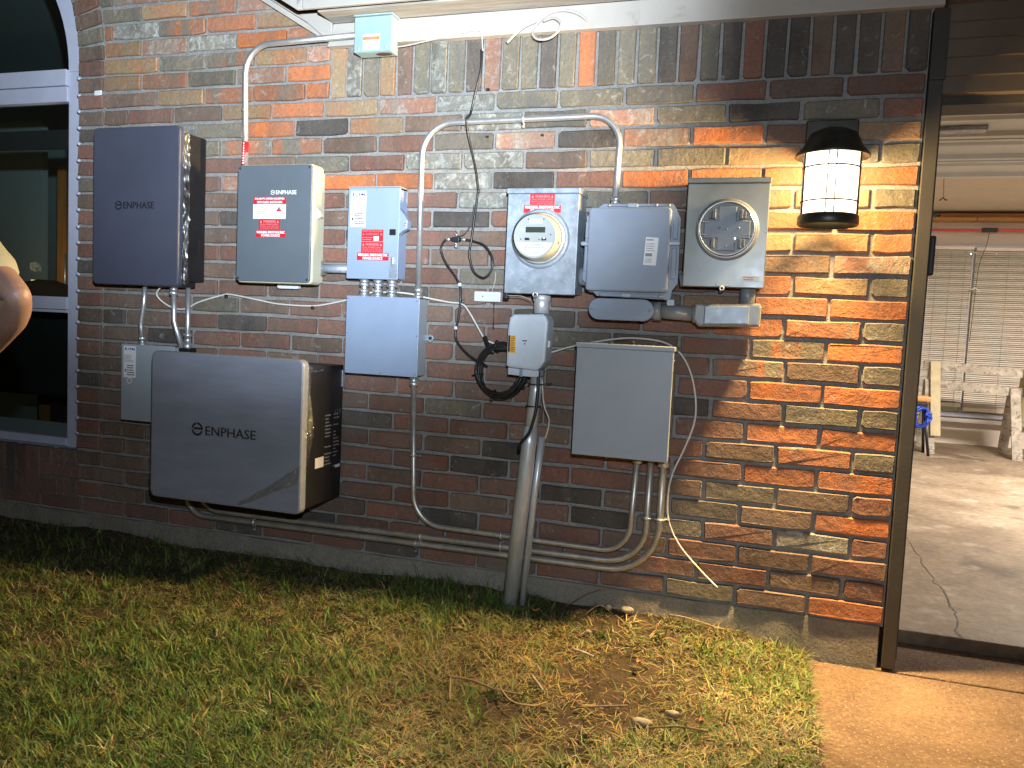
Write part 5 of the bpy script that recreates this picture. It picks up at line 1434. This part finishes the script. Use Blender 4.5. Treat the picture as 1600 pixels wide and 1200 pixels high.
for s_, hd, d, sp in (('r', Vector((px + .110, py + .165, 1.03)), Vector((-.9, .25, -.3)).normalized(), Vector((.1, .3, -.9)).normalized()), ('l', Vector((px - .21, py + .30, 1.03)), Vector((.1, 1, -.15)).normalized(), Vector((1, -.1, 0)).normalized())):
    for i, (L_, off) in enumerate(((.072, -.030), (.082, -.010), (.078, .010), (.062, .030))):
        a_, b_, c_ = f'f{s_}{i}a', f'f{s_}{i}b', f'f{s_}{i}c'
        J[a_] = (hd + d * .045 + sp * off, .0095); J[b_] = (hd + d * (.045 + L_ * .5) + sp * off * 1.1 + Vector((0, .006, -.008)), .0085); J[c_] = (hd + d * (.045 + L_ * .9) + sp * off * 1.1 + Vector((0, .006, -.028)), .0075)
        EG += [('ha' + s_, a_), (a_, b_), (b_, c_)]
    J[f't{s_}a'] = (hd + d * .005 - sp * .042, .011); J[f't{s_}b'] = (hd + d * .045 - sp * .062, .0095)
    EG += [('ha' + s_, f't{s_}a'), (f't{s_}a', f't{s_}b')]
for n_ in J: J[n_] = (Vector((J[n_][0][0], J[n_][0][1], J[n_][0][2])), J[n_][1])
skin_obj('body', J, EG, M['skin'], person)
ex = lambda n, k=1.12, dz=0: (Vector(J[n][0]) + Vector((0, 0, dz)), tuple(x * k + .006 for x in J[n][1]))
SJ = {'chest': ex('chest', 1.10), 'waist': ex('waist', 1.14), 'pelvis': ex('pelvis', 1.08, -.02), 'neckb': (J['neckb'][0], (.088, .082))}
SE = [('chest', 'waist'), ('waist', 'pelvis'), ('chest', 'neckb')]
for s_ in 'rl':
    SJ['sh' + s_] = ex('sh' + s_, 1.12); SJ['ua' + s_] = ex('ua' + s_, 1.08)
    u0, u1 = Vector(J['ua' + s_][0]), Vector(J['el' + s_][0])
    SJ['sl' + s_] = (u0.lerp(u1, .60), (.056, .054))
    SE += [('chest', 'sh' + s_), ('sh' + s_, 'ua' + s_), ('ua' + s_, 'sl' + s_)]
skin_obj('shirt', SJ, SE, M['shirt'], person)
mb = MB()
mb.tube([J['pelvis'][0] + Vector((0, 0, .06)), J['pelvis'][0], J['pelvis'][0] + Vector((0, 0, -.09))], [.158, .165, .10], 20)
for s_ in 'rl':
    mb.tube([Vector(J['pelvis'][0]).lerp(Vector(J['hip' + s_][0]), .6), Vector(J['hip' + s_][0]) + Vector((0, 0, -.04)), Vector(J['hip' + s_][0]).lerp(Vector(J['kne' + s_][0]), .5), J['kne' + s_][0], J['cal' + s_][0], J['ank' + s_][0]], [.10, .112, .096, .080, .076, .070], 18, True)
mb.build('trousers', M['denim'], person)
for s_, sg in (('r', 1), ('l', -1)):
    skin_obj('boot', {'a': ((px + sg * .12, py - .01, .13), (.052, .055)), 'h': ((px + sg * .12, py - .03, .075), (.046, .046)), 't': ((px + sg * .138, py + .17, .068), (.050, .036))}, [('a', 'h'), ('h', 't')], M['boot'], person)
skin_obj('hair', {'a': ((px, py + .012, 1.765), (.085, .10)), 'b': ((px, py - .02, 1.69), (.076, .07)), 'c': ((px, py - .01, 1.63), (.062, .05))}, [('a', 'b'), ('b', 'c')], M['hair'], person)
for sg in (-1, 1):
    mb = MB(); mb.lathe([(0, -.012), (.012, -.008), (.015, 0), (.012, .008), (0, .012)], (px + sg * .083, py + .02, 1.685), 'X', 10); mb.build('ear', M['skin'], person)
    mb = MB(); mb.lathe([(0, .010), (.008, .006), (.011, 0)], (px + sg * .033, py + .112, 1.70), 'Y', 10); mb.build('eye', M['labwhite'], person)
mb = MB(); mb.tube([(px, py + .118, 1.70), (px, py + .138, 1.668), (px, py + .116, 1.66)], [.009, .014, .011], 8); mb.build('nose', M['skin'], person)
MB().box(px - .024, px + .024, py + .106, py + .118, 1.628, 1.638, .003).build('mouth', M['boot'], person)

# ================================================================== LAWN
def vnoise(x, y, s, seed):
    """smooth value noise on numpy arrays"""
    r_ = np.random.default_rng(seed); G = r_.random((64, 64))
    u, v = x * s, y * s
    i, j = np.floor(u).astype(int), np.floor(v).astype(int)
    fu, fv = u - i, v - j
    fu = fu * fu * (3 - 2 * fu); fv = fv * fv * (3 - 2 * fv)
    g = lambda a, b_: G[a % 64, b_ % 64]
    return (g(i, j) * (1 - fu) + g(i + 1, j) * fu) * (1 - fv) + (g(i, j + 1) * (1 - fu) + g(i + 1, j + 1) * fu) * fv
NB = 350000
X = rng.uniform(-5.2, -.240, NB * 2); Y = -rng.uniform(0, 1, NB * 2) ** 1.0 * 2.4
dist = np.sqrt((X + .457) ** 2 + (Y + 3.023) ** 2)
keep = rng.random(NB * 2) < np.clip(1.9 / dist, 0, 1) ** 2
# only where a camera near the photograph's could look
keep &= (Y > -1.75) | ((X < -1.0) & (rng.random(NB * 2) < .7))
bare = np.exp(-((X + .80) ** 2 / .030 + (Y + .55) ** 2 / .11)) + .8 * np.exp(-((X + .98) ** 2 / .03 + (Y + .12) ** 2 / .02)) + .55 * (vnoise(X, Y, 7, 3) > .72)
bare += .6 * np.exp(-((X + .92) ** 2 / .05 + (Y + .85) ** 2 / .05))
keep &= rng.random(NB * 2) > .90 * np.clip(bare * 1.15, 0, 1)
keep &= rng.random(NB * 2) > .75 * np.exp(Y / .035) * (X > -1.25)
keep &= rng.random(NB * 2) < np.clip(.12 + 1.9 * (vnoise(X, Y, 30, 31) * .6 + vnoise(X, Y, 75, 32) * .4 - .18), .10, 1)
X, Y = X[keep][:NB], Y[keep][:NB]
# coarse tufts and flattened clumps on top of the even turf
TC = 420
tx = np.concatenate([rng.uniform(-3.6, -.27, TC), rng.normal(-1.60, .16, 60), rng.normal(-2.0, .35, 90)]); ty = np.concatenate([-rng.uniform(.02, 1.6, TC), -np.abs(rng.normal(.13, .09, 60)), -np.abs(rng.normal(1.0, .25, 90))])
okc = (tx < -.26) & (np.exp(-((tx + .80) ** 2 / .05 + (ty + .55) ** 2 / .14)) < .4)
tx, ty = tx[okc], ty[okc]
per = 26
tX = np.repeat(tx, per) + rng.normal(0, .014, len(tx) * per); tY = np.minimum(np.repeat(ty, per) + rng.normal(0, .014, len(ty) * per), -.006)
tdir = np.repeat(rng.uniform(0, 2 * math.pi, len(tx)), per) + rng.normal(0, .8, len(tX))
tgreen = np.repeat(rng.random(len(tx)) < .72, per)
n0 = len(X)
X = np.concatenate([X, tX]); Y = np.concatenate([Y, tY])
n = len(X)
tuft = np.arange(n) >= n0
green = .36 + .9 * (vnoise(X, Y, 2.3, 5) - .5) + .5 * (vnoise(X, Y, 6, 8) - .5)
green += .85 * np.exp(-((X + 1.60) ** 2 / .05 + (Y + .15) ** 2 / .03)) + .55 * np.exp(-((X + 2.0) ** 2 / .20 + (Y + 1.05) ** 2 / .10)) + .45 * np.exp(-((X + .33) ** 2 / .02 + (Y + .3) ** 2 / .04))
green += .35 * (X < -1.9)
green -= .35 * np.exp(-((X + 1.05) ** 2 / .25 + (Y + .75) ** 2 / .2))
isg = rng.random(n) < np.clip(green, .03, .92)
isg[n0:] = tgreen
L = np.where(isg, rng.uniform(.026, .064, n), rng.uniform(.022, .058, n))
clump = vnoise(X, Y, 16, 21) * .6 + vnoise(X, Y, 38, 22) * .4
L *= .62 + .85 * clump
L *= np.where((X > -1.85) & (X < -1.35) & (Y > -.3), 1.35, 1.0)
W = np.where(isg, rng.uniform(.0010, .0021, n), rng.uniform(.0007, .0015, n))
az = rng.uniform(0, 2 * math.pi, n)
az[n0:] = tdir
L = np.where(tuft, rng.uniform(.035, .075, n), L)
W = np.where(tuft, rng.uniform(.0015, .0029, n), W)
tilt = np.where(isg, rng.uniform(.25, 1.15, n), rng.uniform(.75, 1.52, n))
bend = rng.uniform(.1, .75, n)
Z0 = np.array([lawn_h(x, y) for x, y in zip(X, Y)]) - .003
Z0 += np.where(isg, 0, rng.uniform(0, .016, n))
dx, dy = np.cos(az), np.sin(az)
sx, sy = -dy, dx
def pt(f, w_):
    t_ = np.clip(tilt + bend * f, 0, 1.62)
    return np.stack([X + dx * L * f * np.sin(t_) + sx * W * w_, Y + dy * L * f * np.sin(t_) + sy * W * w_, Z0 + L * f * np.cos(t_) * np.where(f > 0, 1, 1)], 1)
V = np.concatenate([pt(0.0, -1), pt(0.0, 1), pt(.5, -.9), pt(.5, .9), pt(1.0, 0)], 0)
V[:, 2] = np.maximum(V[:, 2], .004)
V[:, 1] = np.minimum(V[:, 1], -.004)
idx = np.arange(n)
F3 = np.stack([idx + 2 * n, idx + 3 * n, idx + 4 * n], 1)
F4 = np.stack([idx, idx + n, idx + 3 * n, idx + 2 * n], 1)
me = bpy.data.meshes.new('lawn_grass')
me.vertices.add(5 * n); me.vertices.foreach_set('co', V.astype(np.float32).ravel())
me.loops.add(7 * n)
me.loops.foreach_set('vertex_index', np.concatenate([F4.ravel(), F3.ravel()]).astype(np.int32))
me.polygons.add(2 * n)
me.polygons.foreach_set('loop_start', np.concatenate([np.arange(n) * 4, 4 * n + np.arange(n) * 3]).astype(np.int32))
me.update(calc_edges=True)
gcol = np.stack([rng.uniform(.065, .15, n), rng.uniform(.105, .19, n), rng.uniform(.020, .05, n)], 1)
dcol = np.stack([rng.uniform(.185, .365, n), rng.uniform(.165, .32, n), rng.uniform(.070, .150, n)], 1)
dcol *= np.where(rng.random(n) < .42, rng.uniform(.18, .6, n), 1)[:, None]
dcol *= (.62 + .75 * vnoise(X, Y, 4.5, 41))[:, None]
brown = np.exp(-((X + 1.0) ** 2 / .12 + (Y + .55) ** 2 / .25))[:, None]
dcol *= 1 - brown * np.array([[.22, .34, .42]])
gcol *= rng.uniform(.42, 1.25, n)[:, None]
cc = np.where(isg[:, None], gcol, dcol)
full = np.ones((5 * n, 4), np.float32)
full[:, :3] = np.tile(cc, (5, 1))
at_ = me.color_attributes.new('tint', 'FLOAT_COLOR', 'POINT'); at_.data.foreach_set('color', full.ravel())
me.materials.append(M['grass'])
go = bpy.data.objects.new('lawn_grass', me); col.objects.link(go)
tag(go, 'patchy green and straw coloured lawn grass along the wall', 'grass', kind='stuff')

# clippings blown over the edge of the concrete
mb = MB()
for i in range(420):
    x = -.24 + abs(random.gauss(0, .10)) if i < 330 else random.uniform(-.2, .6)
    y = random.uniform(-1.3, -.02)
    a = random.uniform(0, 6.28); L_ = random.uniform(.008, .034); w_ = random.uniform(.0006, .0013); z = .0025 + random.uniform(0, .003)
    dx_, dy_ = math.cos(a) * L_ / 2, math.sin(a) * L_ / 2
    mb.add([(x - dx_ - dy_ / L_ * w_, y - dy_ + dx_ / L_ * w_, z), (x - dx_ + dy_ / L_ * w_, y - dy_ - dx_ / L_ * w_, z), (x + dx_, y + dy_, z + .004)], [(0, 1, 2)])
tag(mb.build('grass_clippings', M['straw']), 'dry grass clippings scattered on the concrete edge', 'clippings', kind='stuff')

# litter on the lawn
def pebble(label, x, y, r, sq=(1.3, 1, .75), name='pebble', mat='stone'):
    bm = bmesh.new(); bmesh.ops.create_icosphere(bm, subdivisions=2, radius=r)
    rr = random.Random(int(abs(x) * 1000))
    for v in bm.verts:
        v.co *= 1 + rr.uniform(-.26, .22); v.co = Vector((v.co.x * sq[0] + x, v.co.y * sq[1] + y, v.co.z * sq[2] + lawn_h(x, y) + r * sq[2] * .75 + .012))
    mb = MB(); mb.bm(bm, True)
    tag(mb.build(name, M[mat]), label, 'stone')
pebble('round pale stone lying near the wall base', -.895, -.035, .019)
pebble('smaller pale stone left of the round one by the wall', -.965, -.03, .013, (1, 1, 1))
pebble('jagged pale stone on the bare soil near driveway', -.724, -.79, .019, (1.5, .8, .6))
pebble('oblong pale stone at the edge of the bare patch', -.648, -.70, .013, (1.8, .8, .7))
pebble('tiny pale stone in the middle of the lawn', -1.0, -.24, .010, (1.2, .9, .8))
def stick(label, pts, r, mat='twig', cat='twig', name='twig'):
    P = [(x, y, lawn_h(x, y) + z) for x, y, z in pts]
    tag(MB().tube(P, r, 7, True, sub=4).build(name, M[mat]), label, cat)
stick('pale chip of wood lying across the bare soil', [(-1.015, -.425, .028), (-.975, -.43, .027), (-.94, -.435, .024)], .0045, 'stone', 'wood chip', 'wood_chip')
stick('pale splinter pointing away from the wall', [(-1.09, -.67, .028), (-1.05, -.72, .027), (-1.03, -.745, .024)], .004, 'stone', 'wood chip', 'wood_chip')
stick('long dark forked twig in the foreground grass', [(-1.32, -.80, .030), (-1.24, -.80, .034), (-1.16, -.815, .030), (-1.08, -.80, .026)], .0035)
stick('short dark twig below the forked one', [(-1.31, -.80, .030), (-1.28, -.88, .030), (-1.26, -.93, .028)], .003)
stick('pale curved stem lying on straw grass', [(-1.15, -.80, .03), (-1.09, -.87, .036), (-1.03, -.86, .033), (-1.0, -.81, .028)], .0026, 'straw', 'stem', 'dry_stem')
stick('thin dry stem leaning against the wall base', [(-1.13, -.06, .02), (-1.06, -.03, .06), (-1.0, -.02, .085)], .0022, 'twig', 'stem', 'dry_stem')
stick('thin dry stem crossing in front of the wall', [(-1.05, -.09, .01), (-1.0, -.05, .035), (-.955, -.05, .015)], .002, 'twig', 'stem', 'dry_stem')
stick('curved dark twig on the bare patch', [(-.92, -.78, .02), (-.84, -.74, .026), (-.78, -.69, .02)], .003)
stick('dark twig near the driveway edge', [(-.70, -.82, .02), (-.62, -.80, .026), (-.54, -.79, .02)], .0035)
stick('thin dry root along the wall by the driveway', [(-.74, -.03, .03), (-.69, -.06, .050), (-.63, -.035, .030), (-.57, -.06, .036), (-.53, -.04, .02)], .0022, 'straw', 'root', 'root')
for i, (x, y, lab) in enumerate(((-1.49, -.16, 'brown fallen leaf on the bright green grass'), (-.79, -.42, 'reddish fallen leaf on the bare soil'), (-1.22, -.17, 'curled brown leaf near the riser pipe'), (-.56, -.77, 'dark red leaf near the driveway corner'))):
    rr = random.Random(i + 70); a = rr.uniform(0, 6)
    pts = []
    for u in np.linspace(0, 1, 7):
        w_ = .008 * math.sin(math.pi * u) ** .7
        for s_ in (-1, 0, 1): pts.append((x + math.cos(a) * (u - .5) * .034 - math.sin(a) * s_ * w_, y + math.sin(a) * (u - .5) * .034 + math.cos(a) * s_ * w_, lawn_h(x, y) + .034 + .006 * abs(s_) + .010 * (u - .5) ** 2 * 4))
    mb = MB(); mb.add(pts, [(r_ * 3 + k, r_ * 3 + k + 1, r_ * 3 + k + 4, r_ * 3 + k + 3) for r_ in range(6) for k in range(2)], True)
    tag(mb.build('fallen_leaf', M['ocherleaf']), lab, 'leaf')
